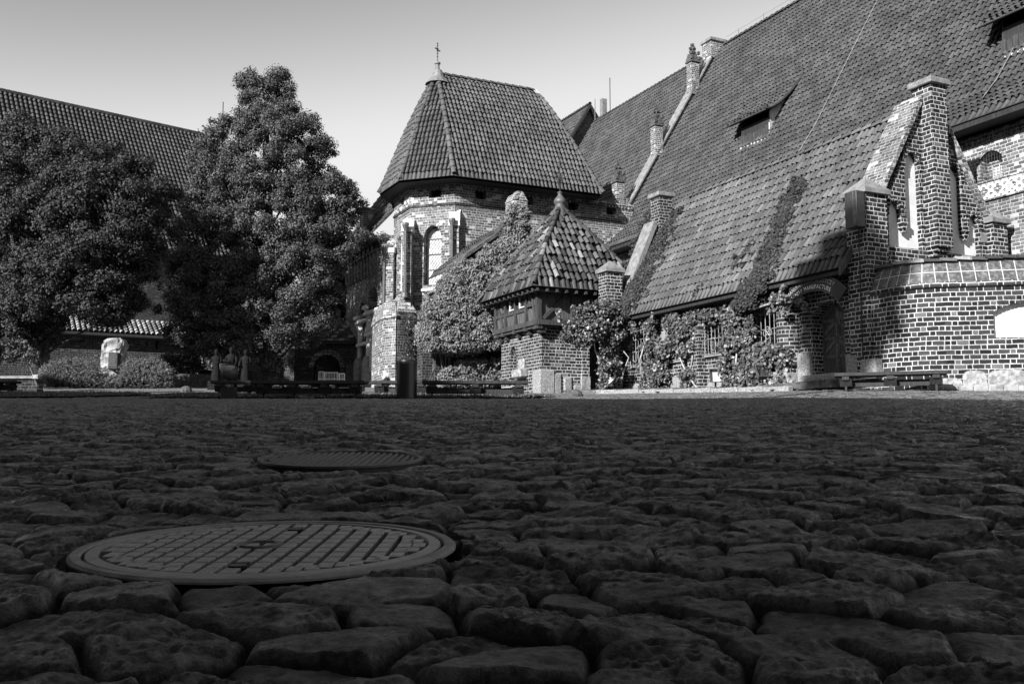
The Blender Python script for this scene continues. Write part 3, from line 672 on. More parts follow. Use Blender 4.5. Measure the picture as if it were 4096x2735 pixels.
m.build('verge_board',M['wood_black'],third); MB().box(55.6,55.72,32.2,32.9,20.9,21.5).build('hatch',M['black'],gb)
MB().tube([L(55.3,32.6,23.6),L(55.3,32.6,20.6),L(55.3,33.4,20.7)],.03,4).build('lightning_conductor',M['lead'],third)
MB().box(56,80,27.6,35,3,14.5).build('wall',M['brick_great'],third)
# small lead-capped turret roof behind the ridge
spire=thing('roof_turret','small lead-capped tiled roof with a stub chimney and thin rod behind the main ridge','roof turret',L(64,38,22))
SZ=[(0,21.5),(.45,23.0),(1,25.2)]
sc_=(63.5,38.0)
roof(spire,M['tile_great'],[((61.2,36.2),(65.8,36.2),(63.2,38),(65.5,38),SZ),((61.2,40),(61.2,36.2),(63.2,38),(63.2,38),SZ)],[edge3((61.2,36.2),(63.2,38),SZ),edge3((63.2,38),(66,38.3),[(0,25.2),(1,25.2)])])
MB().box(61.4,66,36.4,40,14,21.6).build('wall',M['brick_great'],spire)
MB().lathe(L(63.2,38,0),[(.95,24.4),(.45,24.9),(.25,25.4),(.0,25.4)],12).build('lead_cap',M['lead_light'],spire)
MB().box(63,63.4,37.8,38.2,25.3,27.0).build('stub_chimney',M['lead'],spire); MB().tube([L(63.2,38.6,25.5),L(63.2,38.6,28.8)],.035,5).build('rod',M['metal'],spire)
# ================================================================== CANDY HOUSE
CPz=[(0,5.15),(.12,5.62),(.3,6.5),(.6,7.9),(1,9.75)]
shop=thing('candy_shop','low brick shop house with steep barrel-tiled roof, vine-covered front and stepped brick gable','shop building',L(25,21,2.5))
def crp(a,b,up=0): f=(b-18.8)/2.95; return L(a,b,float(np.interp(f,[p[0] for p in CPz],[p[1] for p in CPz]))+up)
fw=fB(19.4)
def pb(x,y,b=19.4): p=onb(x,y,b); q=ab(p); return q[0],q[2]
W=[]
for (x0,y0,x1,y1) in ((2512,1468,2605,1330),(2672,1448,2735,1305),(2818,1424,2925,1262),(3025,1395,3158,1215)):
    a1,z0=pb(x0,y0); a0,_=pb(x1,y1); z1=pb(x0,y1)[1]; W.append((a0,a1,z0,min(z1,4.75)))
wins=[arch(a0,a1,z0,z1,.3) for a0,a1,z0,z1 in W]
dr=arch(19.95,21.15,2.2,4.45,.32)
m=MB(); m.holed([(19.45,2.0),(30.9,2.0),(30.9,5.25),(19.45,5.25)],wins+[dr],fw,0,.55)
swall=m.build('wall',M['brick_candy'],shop)
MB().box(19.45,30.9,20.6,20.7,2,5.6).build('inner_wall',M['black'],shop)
for q in wins: m=MB(); voussoirs(m,q,fw,.14,-.02,.08,.085,skip_below=q[2][1]-.02); m.build('window_arch',M['brick_candy'],swall)
# slim buttresses and rounded door piers
def pier(a0,a1,b0,z0,z1,mat='brick_candy',name='buttress',cap=None):
    m=MB(); m.box(a0,a1,b0,19.42,z0,z1); o=m.build(name,M[mat],shop)
    if cap: m=MB(); m.prism([L(a0-.03,b0-.04,z1),L(a0-.03,19.4,z1+.35),L(a0-.03,19.4,z1)],AX*(a1-a0+.06)); m.build('cap_stone',M[cap],o)
    return o
q0=pb(2822,1300)[0]; q1=pb(2775,1300)[0]; pier(q0,q1,19.12,2.2,4.35,cap='coping')
q0=pb(3030,1300)[0]; 
for x in (2520,2665): a=pb(x,1400)[0]; pier(a-.15,a+.2,19.22,2.3,4.1,cap='coping')
m=MB(); m.lathe(L(22.05,19.35,0),[(.36,1.9),(.36,4.75)],16).build('door_pier',M['brick_candy'],shop,smooth=False)
MB().lathe(L(21.45,19.55,0),[(.27,3.0),(.27,4.5),(.2,4.65),(0,4.7)],16).build('door_pier',M['brick_candy'],shop)
MB().wbox(L(21.45,19.5,2.6),(.5,.5,1.0),R(25.6)).build('foot_stone',M['granite'],shop,bevel=.05)
MB().wbox(L(22.05,19.3,2.3),(.85,.7,.62),R(25.6)).build('foot_stone',M['granite'],shop,bevel=.08)
MB().box(21.8,23.0,19.1,19.5,4.7,5.0).build('lintel',M['wood_black'],shop)
# plinth boulders
for x0,x1,h in ((2504,2535,.36),(2535,2575,.3),(2575,2620,.36),(2675,2730,.5),(2735,2790,.35),(2830,2900,.33),(2900,2960,.35),(2960,3010,.25)):
    a1=pb(x0,1500)[0]; a0=pb(x1,1500)[0]; p=L((a0+a1)/2,19.35,0); z=G(p.x,p.y)
    m=MB(); n=10; pts=[L((a0+a1)/2+(a1-a0)*.5*math.cos(t*math.pi/n)*random.uniform(.9,1),19.3+random.uniform(-.02,.02),z-.1+(h+.1)*math.sin(t*math.pi/n)**.5) for t in range(n+1)]
    m.prism([L(ab(q)[0],19.3,q.z) for q in pts],BX*.2); m.build('plinth_boulder',M['granite'],swall,bevel=.03)
# windows: frame, panes, iron grille
for k,(a0,a1,z0,z1) in enumerate(W):
    w_=grid_window(shop,a0+.02,a1-.02,z0+.03,z1-.1,fw,.34,2,3,'glass',.03,'wood_frame')
    m=MB(); n=max(4,int((a1-a0)/.17)); 
    for i in range(n+1): 
        a=a0-.02+(a1-a0+.04)*i/n; m.tube([L(a,19.3,z0-.03),L(a,19.3,z1+.0)],.011,5)
    for f in (.02,.38,.72): z=z0+(z1-z0)*f; m.tube([L(a0-.06,19.28,z),L(a1+.06,19.28,z)],.011,5)
    ac=a0+(a1-a0)*.55
    for zz in ((.25,.85) if k!=3 else (.3,)):
        z=z0+(z1-z0)*zz
        if k!=3: m.tube([L(ac+.13*math.cos(t*math.pi/8),19.27,z+.2*math.sin(t*math.pi/8)) for t in range(17)],.011,5,False)
        else:
            for dx,dz in ((.1,0),(-.1,0),(0,.1),(0,-.1)): m.tube([L(ac+dx+.085*math.cos(t*math.pi/6),19.27,z+dz+.085*math.sin(t*math.pi/6)) for t in range(13)],.01,5,False)
    m.build('grille',M['rust'],w_)
    MB().box(a0-.05,a1+.05,19.3,19.5,z0-.06,z0-.003).build('sill',M['coping'],w_)
# door
dm=MB(); dm.prism([fw(u,v,.34) for u,v in arch(19.97,21.13,2.4,4.4,.3)],BX*.06); door=dm.build('door',M['wood_frame'],shop)
m=MB(); 
def plank(mb,p,q,w,d=.03,b=19.72):
    p=np.array(p);q=np.array(q); t=(q-p)/np.linalg.norm(q-p); n=np.array([-t[1],t[0]])*w/2
    mb.prism([L(*( [*(p-n)][:1]),b,(p-n)[1]),L((q-n)[0],b,(q-n)[1]),L((q+n)[0],b,(q+n)[1]),L((p+n)[0],b,(p+n)[1])],BX*d)
for s in (20.0,20.57):
    for z in (2.95,3.45,3.95): plank(m,(s,z),(s+.53,z),.09)
    for z in (3.0,3.5,4.0): plank(m,(s+.05,z+.4),(s+.5,z+.06),.1,.02) if s>20.3 else plank(m,(s+.05,z+.06),(s+.5,z+.4),.1,.02)
    plank(m,(s+.02,2.45),(s+.02,4.3),.06); plank(m,(s+.51,2.45),(s+.51,4.3),.06)
m.build('door_boards',M['wood_mid'],door)
m=MB()
for s in (20.0,20.57):
    for z in np.arange(2.55,4.3,.14): m.wbox(L(s+.51,19.69,z),(.022,.03,.022),.4)
    for z in (2.95,3.45,3.95):
        for u in (.1,.25,.4): m.wbox(L(s+u,19.69,z),(.022,.03,.022),.4)
m.build('studs',M['lead'],door)
MB().wbox(L(20.5,19.12,2.3),(1.3,.5,.24),R(115.6),).build('door_step',M['granite'],shop,bevel=.02)
MB().wbox(L(21.1,18.85,2.12),(2.9,.55,.22),R(115.6),).build('lower_step',M['stone_dark'],shop,bevel=.02)
# roof with ridge
croof=roof(shop,M['tile_candy'],[((19.5,18.8),(30.95,18.8),(19.5,21.75),(30.55,21.75),CPz)],[edge3((19.3,21.75),(30.4,21.75),[(0,9.75),(1,9.75)],.04)],pw=.21,cl=.36,r=.078)
m=MB(); pts=[crp(19.42,b,.0) for b in np.linspace(18.75,20.0,6)]
m.prism([p+ZX*.06 for p in pts]+[p-ZX*.24 for p in reversed(pts)],AX*-.06); m.build('barge_board',M['wood_mid'],croof)
MB().prism([L(19.5,19.4,5.3),L(19.5,21.75,9.55),L(19.5,24.2,6.0),L(19.5,24.2,3)],AX*11).build('roof_core',M['tile_base'],croof)
MB().prism([L(19.6,21.75,9.72),L(19.6,24.4,6.2),L(19.6,24.4,6.0),L(19.6,21.75,9.5)],AX*10.9).build('rear_slope',M['tile_base'],croof)
MB().box(19.5,30.9,18.9,19.5,5.0,5.12).build('eave_soffit',M['wood_black'],croof)
# left-hand raking parapet, chimney and capped pier
prk=[(19.0,5.6),(19.5,6.9),(20.4,8.6),(21.2,9.2),(21.7,9.3),(21.7,8.0),(19.9,5.0)]
m=MB(); m.prism([L(30.6,19.15,5.2),L(30.6,20.55,8.75),L(30.6,21.6,9.4),L(30.6,21.6,4),L(30.6,19.15,4)],AX*.5); lp=m.build('raking_parapet',M['brick_candy'],shop)
m=MB(); m.prism([L(30.5,19.02,5.6),L(30.5,20.5,8.9),L(30.5,20.62,8.75),L(30.5,19.14,5.4)],AX*.72); m.build('parapet_coping',M['coping'],lp)
m=MB(); m.box(30.45,31.05,20.7,21.27,8.2,9.85); ch=m.build('chimney',M['brick_candy'],shop); MB().box(30.37,31.13,20.6,21.37,9.85,10.02).build('chimney_cap',M['coping'],ch,bevel=.03)
def capped_pier(a0,a1,b0,b1,z0,z1,parent=shop,hgt=.35,name='gable_pier'):
    m=MB(); m.box(a0,a1,b0,b1,z0,z1); o=m.build(name,M['brick_near'],parent)
    m=MB(); e=.09; c=[(a0-e,b0-e),(a1+e,b0-e),(a1+e,b1+e),(a0-e,b1+e)]; ca=((a0+a1)/2,(b0+b1)/2)
    m.add([L(*p,z1) for p in c]+[L(*p,z1+.13) for p in c]+[L(*ca,z1+hgt+.13)],[(3,2,1,0),(0,1,5,4),(1,2,6,5),(2,3,7,6),(3,0,4,7),(4,5,8),(5,6,8),(6,7,8),(7,4,8)])
    m.build('cap_stone',M['coping'],o,bevel=.01); return o
capped_pier(30.65,31.25,18.5,19.15,2.4,6.85)
# the front gable
ga=19.1; fg=fA(ga)
gp=lambda x,y: (lambda q:(q[1],q[2]))(ab(ona(x,y,ga)))
apex=(21.88,9.95); 
outer=[(19.55,2.0),(24.25,2.0),(24.25,6.25),(22.05,10.0),(21.7,10.0),(19.85,6.3),(19.55,6.3)]
n1=arch(20.28,20.72,5.78,7.0,'pointed'); n2=arch(20.9,21.42,5.8,8.35,'pointed'); n3=arch(22.5,23.0,5.8,8.2,'pointed'); n4=arch(23.2,23.62,5.8,6.9,'pointed')
def combo(b0,b1,zs,small,big):
    return small,big
# paired niches share one sill: build as one hole each pair
def pair(ol,inner,lo):
    # outer narrow arch (low), inner tall arch, joined below the dropped arch
    s0,s1,st=ol; i0,i1,it=inner
    A=[p for p in arch(min(s0,s1),max(s0,s1),lo,st,'pointed')[2:]]; B=[p for p in arch(min(i0,i1),max(i0,i1),lo,it,'pointed')[2:]]
    return A,B
def pairhole(s0,s1,st,i0,i1,it,lo,drop):
    # left pair: small arch s0..s1 on the left, tall arch i0..i1 on the right, pendant between them reaching down to drop
    A=arch(s0,s1,lo,st,'pointed')[2:]; B=arch(i0,i1,lo,it,'pointed')[2:]
    pts=[(s0,lo),(i1,lo)]+[p for p in B if p[1]>drop]+[(i0,drop),(s1,drop)]+[p for p in A if p[1]>drop]
    pts=[p for p in pts]
    # dedupe
    o=[]
    for p in pts:
        if not o or math.dist(o[-1],p)>.004: o.append(p)
    return o
H1=pairhole(20.26,20.72,7.02,20.92,21.48,8.45,5.78,6.5)
def mirror(pts,c): return [(2*c-u,v) for u,v in reversed(pts)]
H2=mirror(pairhole(20.20,20.64,6.95,20.84,21.34,8.3,5.78,6.45),21.95-.0)
m=MB(); m.holed(outer,[H1,H2],fg,0,.172); m.holed(outer,[],lambda u,v,d:L(ga+.18+d,u,v),0,.3)
gab=m.build('gable_wall',M['brick_near'],shop)
m=MB(); m.prism([fg(u,v,.15) for u,v in [(20.1,5.7),(23.85,5.7),(23.85,6.9),(22.6,8.6),(21.2,8.6),(20.1,7.1)]],AX*.025); m.build('niche_plaster',M['plaster'],gab)
m=MB()
for H,mi in ((H1,False),(H2,True)):
    pass
for s0,s1,st,d in ((20.26,20.72,7.02,6.5),(20.92,21.48,8.45,6.6),(23.26,23.70,6.95,6.5),(22.56,23.06,8.3,6.6)):
    m=MB(); voussoirs(m,arch(s0,s1,5.78,st,'pointed'),fg,.13,-.035,.05,.085,skip_below=d); m.build('niche_arch',M['brick_near'],gab)
m=MB()
for b in (20.82,23.16):
    m=MB(); m.box(ga-.06,ga+.2,b-.1,b+.1,6.42,6.56); m.box(ga-.03,ga+.15,b-.07,b+.07,6.3,6.42); m.box(ga+.0,ga+.1,b-.04,b+.04,6.2,6.3); m.build('pendant_corbel',M['brick_near'],gab)
# central chimney pilaster on corbels
m=MB(); m.box(ga-.38,ga+.24,21.62,22.2,5.95,10.35); cp=m.build('chimney_pilaster',M['brick_near'],shop)
m=MB(); 
for i,(o,z) in enumerate(((0,5.83),(.08,5.71),(.16,5.59))): m.box(ga-.38+o,ga,21.62+o*.4,22.2-o*.4,z,z+.115)
m.build('corbel_courses',M['brick_near'],cp)
MB().box(ga-.48,ga+.34,21.52,22.3,10.35,10.52).build('chimney_cap',M['coping'],cp,bevel=.02)
MB().box(ga-.3,ga-.05,22.2,22.38,9.05,9.3).build('flue_box',M['metal'],cp)
# raking copings of the gable
m=MB()
for P0,P1 in (((19.62,6.55),(21.66,10.05)),((24.35,6.35),(22.26,9.75))):
    p=np.array(P0);q=np.array(P1); t=(q-p)/np.linalg.norm(q-p); n=np.array([-t[1],t[0]]); n=n if n[1]>0 else -n
    m.prism([fg(*(p-n*.02),-.12),fg(*(q-n*.02),-.12),fg(*(q+n*.1),-.12),fg(*(p+n*.1),-.12)],AX*.95)
m.build('gable_coping',M['brick_tower'],gab)
m=MB(); voussoirs(m,[(0,0),(0,0),(19.68,6.45),(21.62,9.8)],fg,.1,-.13,.2,.1); voussoirs(m,[(0,0),(0,0),(22.3,9.5),(24.28,6.25)],fg,.1,-.13,.2,.1)
m=MB()
capped_pier(ga-.25,ga+.45,19.2,19.95,1.7,7.05,hgt=.4); capped_pier(ga-.2,ga+.4,24.0,24.6,1.7,6.75,hgt=.35)
MB().box(ga-.02,ga+.3,19.95,20.2,6.3,6.55).build('kneeler_stone',M['coping'],gab)
MB().box(ga-.02,ga+.3,23.75,24.0,6.2,6.45).build('kneeler_stone',M['coping'],gab)
m=MB(); m.tube([L(ga-.05,19.15,7.0),L(ga-.05,19.13,5.9),L(ga-.04,19.13,4),L(ga-.03,19.13,2.3)],.018,5); m.build('cable',M['black'],shop)
m=MB(); m.wbox(L(18.82,19.15,2.45),(.55,.3,.5),R(115)); m.build('foot_stone',M['granite'],shop,bevel=.05)
m=MB(); m.wbox(L(19.55,19.35,2.6),(.5,.3,.62),R(115)); m.build('foot_stone',M['granite'],shop,bevel=.05)
# black box on the pier
bx=thing('loudspeaker_box','dark metal box mounted high on the left gable pier of the brick shop','box',L(18.95,18.95,6.5))
MB().wbox(L(18.98,18.96,6.58),(.30,.42,.95),R(25.6-90)+R(90)).build('housing',M['metal'],bx,bevel=.015)
MB().wbox(L(18.80,18.86,6.58),(.27,.03,.85),R(25.6)).build('door_panel',M['iron'],bx)
MB().wbox(L(18.95,19.17,6.58),(.12,.12,.1),R(25.6)).build('bracket',M['metal'],bx)
# ------------------------------------------------------------------ curved forecourt wall
cw=thing('curved_wall','thick curved brick wall with sloping tiled coping and pale stone plinth beside the shop gable','garden wall',L(17,19,2))
e0=np.array(L(18.95,19.28,0))[:2]; e1=e0+np.array([AX.x,AX.y])*-.75
path=[e0,e1]; dirA=-np.array([AX.x,AX.y]); ang0=math.atan2(dirA[1],dirA[0]); ang1=math.atan2(-.20,1.)
p=e1.copy()
for i in range(1,9):
    an=ang0+(ang1-ang0)*i/8; p=p+np.array([math.cos(an),math.sin(an)])*.16; path.append(p.copy())
p=p+np.array([math.cos(ang1),math.sin(ang1)])*9.5; path.append(p)
path=np.array(path)
def offs(d):
    out=[]
    for i in range(len(path)):
        t=path[min(i+1,len(path)-1)]-path[max(i-1,0)]; t/=np.linalg.norm(t); out.append(path[i]+np.array([-t[1],t[0]])*d)
    return out
arcl=np.concatenate([[0],np.cumsum(np.linalg.norm(np.diff(path,axis=0),axis=1))])
_t=at(3700,1175,25); 
WT=4.35
def sweep(prof,name,mat,parent,uvarc=True,segs=None):
    """prof: list of (offset inward, z) swept along path; UV by arc length"""
    V=[];F=[];n=len(prof); pts=[offs(o) for o,_ in prof]
    idx=range(len(path))
    for i in idx:
        for j,(o,z) in enumerate(prof): V.append((pts[j][i][0],pts[j][i][1],z))
    for i in range(len(path)-1):
        for j in range(n-1): F.append((i*n+j,(i+1)*n+j,(i+1)*n+j+1,i*n+j+1))
    ob=mesh_np(name,V,F,mat,parent); me=ob.data; l=me.uv_layers.new(name='UVMap'); pl=[0]
    for j in range(1,n): pl.append(pl[-1]+math.dist(prof[j],prof[j-1]))
    uv=[]
    for f in F:
        for v in f: uv.append((arcl[v//n],prof[v%n][1] if abs(prof[0][0]-prof[-1][0])<.01 else pl[v%n]))
    l.data.foreach_set('uv',np.array(uv,np.float32).ravel()); return ob
# front face with arched recess cut in the straight stretch
u_w0=None
q=at(3985,1300,24.); 
def onpath(x,y):
    P=path[-2];D=path[-1]-path[-2];D/=np.linalg.norm(D); n=Vector((-D[1],D[0],0)); return onp(x,y,Vector((P[0],P[1],0)),n)
def frW(u,v,d):
    P=path[-2];D=path[-1]-path[-2];D=D/np.linalg.norm(D); return Vector((P[0]+D[0]*u-D[1]*d,P[1]+D[1]*u+D[0]*d,v))
def uW(p): P=path[-2];D=path[-1]-path[-2];D=D/np.linalg.norm(D); return (p.x-P[0])*D[0]+(p.y-P[1])*D[1]
p0=onpath(3978,1350); p1=onpath(4080,1212); u0=uW(p0); hole=arch(u0,u0+1.45,p0.z,p1.z+.02,.22)
Lw=float(np.linalg.norm(path[-1]-path[-2]))
m=MB(); m.holed([(0,1.4),(Lw,1.4),(Lw,WT),(0,WT)],[hole],frW,0,.3); m.box(0,.01,0,.01,0,.01) if False else None
wallS=m.build('wall',M['brick_near'],cw)
keep=path.copy(); path=keep[:-1]; arcl=arcl[:-1]
sweep([(0,1.4),(0,WT)],'curved_face',M['brick_near'],cw); path=keep
arcl=np.concatenate([[0],np.cumsum(np.linalg.norm(np.diff(path,axis=0),axis=1))])
m=MB(); voussoirs(m,hole,frW,.17,-.03,.1,.095,skip_below=hole[2][1]-.01); m.build('recess_arch',M['brick_near'],cw)
MB().prism([frW(u,v,.16) for u,v in [(u0-.1,p0.z-.05),(u0+1.6,p0.z-.05),(u0+1.6,p1.z+.1),(u0-.1,p1.z+.1)]],frW(0,0,.1)-frW(0,0,0)).build('white_panel',M['white'],cw)
sweep([(.3,WT),(-.06,WT),(-.07,WT+.03),(-.07,WT+.12),(.0,WT+.12)],'string_course',M['brick_near'],cw)
cz=WT+.12
def tilecoping():
    m,nt,b=newmat('glazed_coping',.5,.5); g=NG(nt); uvn=nt.nodes.new('ShaderNodeUVMap'); sp=nt.nodes.new('ShaderNodeSeparateXYZ'); nt.links.new(uvn.outputs[0],sp.inputs[0])
    fu=g.m('FRACT',g.m('DIVIDE',sp.outputs[0],.31)); fv=g.m('FRACT',g.m('DIVIDE',sp.outputs[1],.305)); d=g.m('MINIMUM',g.m('MINIMUM',fu,g.m('SUBTRACT',1.,fu)),g.m('MINIMUM',fv,g.m('SUBTRACT',1.,fv)))
    mk=g.ss(d,.02,.045); v=g.ss(g.noise(9,6,g.obj(),.7),.4,.68,.04,.15); g.grey(g.m('ADD',g.m('MULTIPLY',v,mk),g.m('MULTIPLY',.45,g.m('SUBTRACT',1.,mk))),b); g.bump(mk,b,.006); return m
sweep([(-.02,cz),(.24,cz+.56)],'tile_coping',tilecoping(),cw)
path_top=offs(.3)
m=MB()
dd=np.concatenate([[0],np.cumsum([np.linalg.norm(path_top[i+1]-path_top[i]) for i in range(len(path_top)-1)])]); 
def ptop(s): return np.array([np.interp(s,dd,[q[k] for q in path_top]) for k in (0,1)])
s=0
while s<dd[-1]-.4:
    a=ptop(s);b=ptop(s+.36); an=math.atan2(*(b-a)[::-1]); c=(a+b)/2; m.wbox((c[0],c[1],cz+.6+random.uniform(-.01,.02)),(.40,.34,.07),an,Matrix.Rotation(random.uniform(.02,.09),3,'Y')); s+=.35
m.build('ridge_tiles',M['shingle'],cw)
sweep([(.6,1.4),(.6,cz+.5),(.3,cz+.56)],'rear_face',M['brick_near'],cw)
k=0
for ua,ub,h,mt in ((-.2,.32,.32,'stone_plinth'),(.34,.88,.5,'stone_plinth'),(.9,1.85,.52,'stone_plinth'),(1.87,2.75,.46,'granite'),):
    z=G(frW(ua,0,0).x,frW(ua,0,0).y); n=9
    pts=[frW(ua,z-.2,-.02)]+[frW(ua+(ub-ua)*t/n,z+h-.02-.1*abs(2*t/n-1)**4*random.uniform(.5,1.4),-.02+random.uniform(-.0,.0)) for t in range(n+1)]+[frW(ub,z-.2,-.02)]
    m=MB(); m.prism(pts,frW(0,0,.15)-frW(0,0,0)); m.build('plinth_stone',M[mt],cw,bevel=.02)
m=MB(); z=G(*frW(3,0,0)[:2])
for i in range(26):
    u=-.3+i*.33; m.wbox(frW(u,G(*frW(u,0,0)[:2])+.04,-.12),(.34,.3,.16+random.uniform(-.04,.06)),ang1+random.uniform(-.08,.08))
m.build('footing',M['stone'],cw,bevel=.03)
# ------------------------------------------------------------------ shop sign
sg=thing('shop_sign','black arched shop sign with pale lettering CANDY MANUFACTURE over the plank door','sign',L(20.6,19.1,4.5))
SR=1.36; sa,sz=20.72,4.71-SR; sb=19.02
def sp_(r,th,b): return L(sa-r*math.sin(th),b,sz+r*math.cos(th))
th=np.linspace(-.80,.80,25); m=MB(); pts=[sp_(SR,t,sb) for t in th]+[sp_(SR+.44,t,sb) for t in th[::-1]]; m.prism(pts,BX*.05); m.build('board',M['black'],sg)
for r in (SR+.012,SR+.428): 
    m=MB()
    for i in range(24): m.prism([sp_(r-.007,th[i],sb-.004),sp_(r-.007,th[i+1],sb-.004),sp_(r+.007,th[i+1],sb-.004),sp_(r+.007,th[i],sb-.004)],BX*.003)
    m.build('border',M['iron'],sg)
def arctext(txt,r,size,t0,t1,mat,nm):
    V=[];F=[]; n=len(txt); wd=[]
    glyph=[]
    for chh in txt:
        cu=bpy.data.curves.new('t','FONT'); cu.body=chh; cu.size=size; o=bpy.data.objects.new('t',cu); C.objects.link(o); dg=bpy.context.evaluated_depsgraph_get(); me=bpy.data.meshes.new_from_object(o.evaluated_get(dg)) if chh!=' ' else None
        vs=np.array([v.co[:] for v in me.vertices]) if me else np.zeros((0,3)); fs=[tuple(p.vertices) for p in me.polygons] if me else []
        bpy.data.objects.remove(o); w_=(vs[:,0].max()-vs[:,0].min()) if len(vs) else size*.28; x0=vs[:,0].min() if len(vs) else 0
        if len(vs): vs[:,0]-=x0
        glyph.append((vs,fs,w_)); 
    tot=sum(g_[2] for g_ in glyph)+.13*size*(n-1); scl=(t1-t0)*r/tot; s=0; m=MB()
    for vs,fs,w_ in glyph:
        tc=t0+(s+w_/2)*scl/r; 
        if len(vs):
            pts=[]
            for x,y,_ in vs:
                dx=(x-w_/2)*scl; rr=r+y; 
                pts.append(L(sa-(rr*math.sin(tc)+dx*math.cos(tc)),sb-.008,sz+rr*math.cos(tc)-dx*math.sin(tc)))
            m.add(pts,fs)
        s+=w_+.13*size
    m.build(nm,mat,sg,fix=False,uv=False)
arctext('MANUFAKTURA SŁODYCZY',SR+.245,.165,-.62,.54,plain('letters_dim',.3,.35),'upper_lettering')
arctext('CANDY MANUFACTURE',SR+.065,.165,-.60,.50,M['lettering'],'lower_lettering')
# ================================================================== CHAPEL TOWER
TZ=[(0,12.42),(.10,13.0),(.24,13.95),(.45,15.35),(.75,17.1),(1,18.35)]
chap=thing('chapel_tower','tall brick chapel with polygonal end, lattice window and steep swept roof topped by a cross','chapel',L(42,18,3.3))
plan=[(40.5,16.56),(42.05,15.0),(44.3,15.0),(45.85,16.56),(45.85,26),(40.5,26)]
# wall faces, each with its openings
fl=lambda p,q,inw: fseg(p,q,inw)
f_long=fl((40.5,16.56),(40.5,26),(1,0)); f_diag=fl((42.05,15.0),(40.5,16.56),(1,1)); f_end=fl((44.3,15.0),(42.05,15.0),(0,1)); f_far=fl((45.85,16.56),(44.3,15.0),(-1,1))
Dl=math.dist(plan[0],plan[1])
def onseg(x,y,p,q):
    P=L(p[0],p[1],0);Q=L(q[0],q[1],0);D=(Q-P).normalized(); n=Vector((-D.y,D.x,0)); r=onp(x,y,P,n); return (r-P).dot(D),r.z
wl=onseg(1693,1150,plan[1],plan[0]); wt=onseg(1728,902,plan[1],plan[0]); wr=onseg(1764,1135,plan[1],plan[0])
win=arch(wl[0],wr[0],wl[1]+.1,wt[1],'pointed')
nl=onseg(1588,1170,plan[2],plan[1]); ntp=onseg(1598,945,plan[2],plan[1]); nr=onseg(1606,1170,plan[2],plan[1])
nich=arch(nl[0],nr[0],nl[1],ntp[1],'pointed')
slit=arch(nl[0]+.0,nl[0]+.3,onseg(1600,1240,plan[2],plan[1])[1],onseg(1600,1196,plan[2],plan[1])[1],.1)
def wallface(fr,ln,holes,name='wall',z0=2,z1=12.3,d=.4): m=MB(); m.holed([(0,z0),(ln,z0),(ln,z1),(0,z1)],holes,fr,0,d); return m.build(name,M['brick_tower'],chap)
loops=[]
for i in range(4): u=[1.0,3.4,5.8,7.9][i]; loops.append([(u,11.72),(u+.55,11.72),(u+.55,12.2),(u,12.2)])
wallface(f_long,9.4,loops); wallface(f_diag,Dl,[win,[(Dl*.42,11.75),(Dl*.42+.6,11.75),(Dl*.42+.6,12.2),(Dl*.42,12.2)]]); wallface(f_end,2.25,[nich,slit,[(.9,11.75),(1.4,11.75),(1.4,12.2),(.9,12.2)]]); wallface(f_far,Dl,[])
m=MB(); poly_wall(m,[(41.1,16.8),(42.3,15.5),(44.1,15.5),(45.3,16.8),(45.3,26),(41.1,26)],2,12.3); m.build('inner_core',M['black'],chap)
m=MB()
def band(mb,z0,z1,out,step=None):
    for fr,ln in ((f_long,9.4),(f_diag,Dl),(f_end,2.25)):
        if step is None: mb.prism([fr(-out*.41,z0,-out),fr(ln+out*.41,z0,-out),fr(ln+out*.41,z1,-out),fr(-out*.41,z1,-out)],fr(0,0,.05+out)-fr(0,0,0))
        else:
            n=int(ln/step)
            for i in range(n): u=(i+.25)*ln/n; mb.prism([fr(u,z0,-out),fr(u+ln/n*.5,z0,-out),fr(u+ln/n*.5,z1,-out),fr(u,z1,-out)],fr(0,0,.05+out)-fr(0,0,0))
band(m,11.36,11.46,.05); m.build('string_course',M['brick_wall'],chap)
m=MB(); band(m,11.16,11.29,.004); m.build('inscription_band',M['coping'],chap)
# raised brick letters of the frieze
m=MB()
for fr,ln in ((f_long,9.4),(f_diag,Dl),(f_end,2.25)):
    n=int(ln/.13)
    for i in range(n):
        u=(i+.2)*ln/n; k=random.randrange(5); w_=.07
        segs=[[(0,0),(0,1)],[(1,0),(1,1)],[(0,1),(1,1)],[(0,0),(1,0)],[(0,.5),(1,.5)]]
        for sgm in random.sample(segs,3): 
            (x0,y0),(x1,y1)=sgm; x0,x1=u+x0*w_,u+x1*w_; y0,y1=11.175+y0*.1,11.175+y1*.1; e=.011
            m.prism([fr(min(x0,x1)-e,min(y0,y1)-e,-.012),fr(max(x0,x1)+e,min(y0,y1)-e,-.012),fr(max(x0,x1)+e,max(y0,y1)+e,-.012),fr(min(x0,x1)-e,max(y0,y1)+e,-.012)],fr(0,0,.01)-fr(0,0,0))
m.build('frieze_letters',M['stone_dark'],chap)
m=MB(); band(m,12.08,12.22,.06,.18); band(m,12.22,12.34,.08); m.build('corbel_frieze',M['brick_tower'],chap)
m=MB(); voussoirs(m,win,f_diag,.24,-.02,.06,.1,skip_below=win[2][1]-.02); m.build('window_arch',M['brick_tower'],chap); m=MB(); voussoirs(m,nich,f_end,.16,-.02,.06,.1,skip_below=nich[2][1]-.02); m.build('window_arch',M['brick_tower'],chap)
MB().prism([f_end(u,v,.18) for u,v in [(nl[0]-.1,nl[1]-.7),(nr[0]+.1,nl[1]-.7),(nr[0]+.1,ntp[1]+.1),(nl[0]-.1,ntp[1]+.1)]],f_end(0,0,.05)-f_end(0,0,0)).build('niche_plaster',M['plaster'],chap)
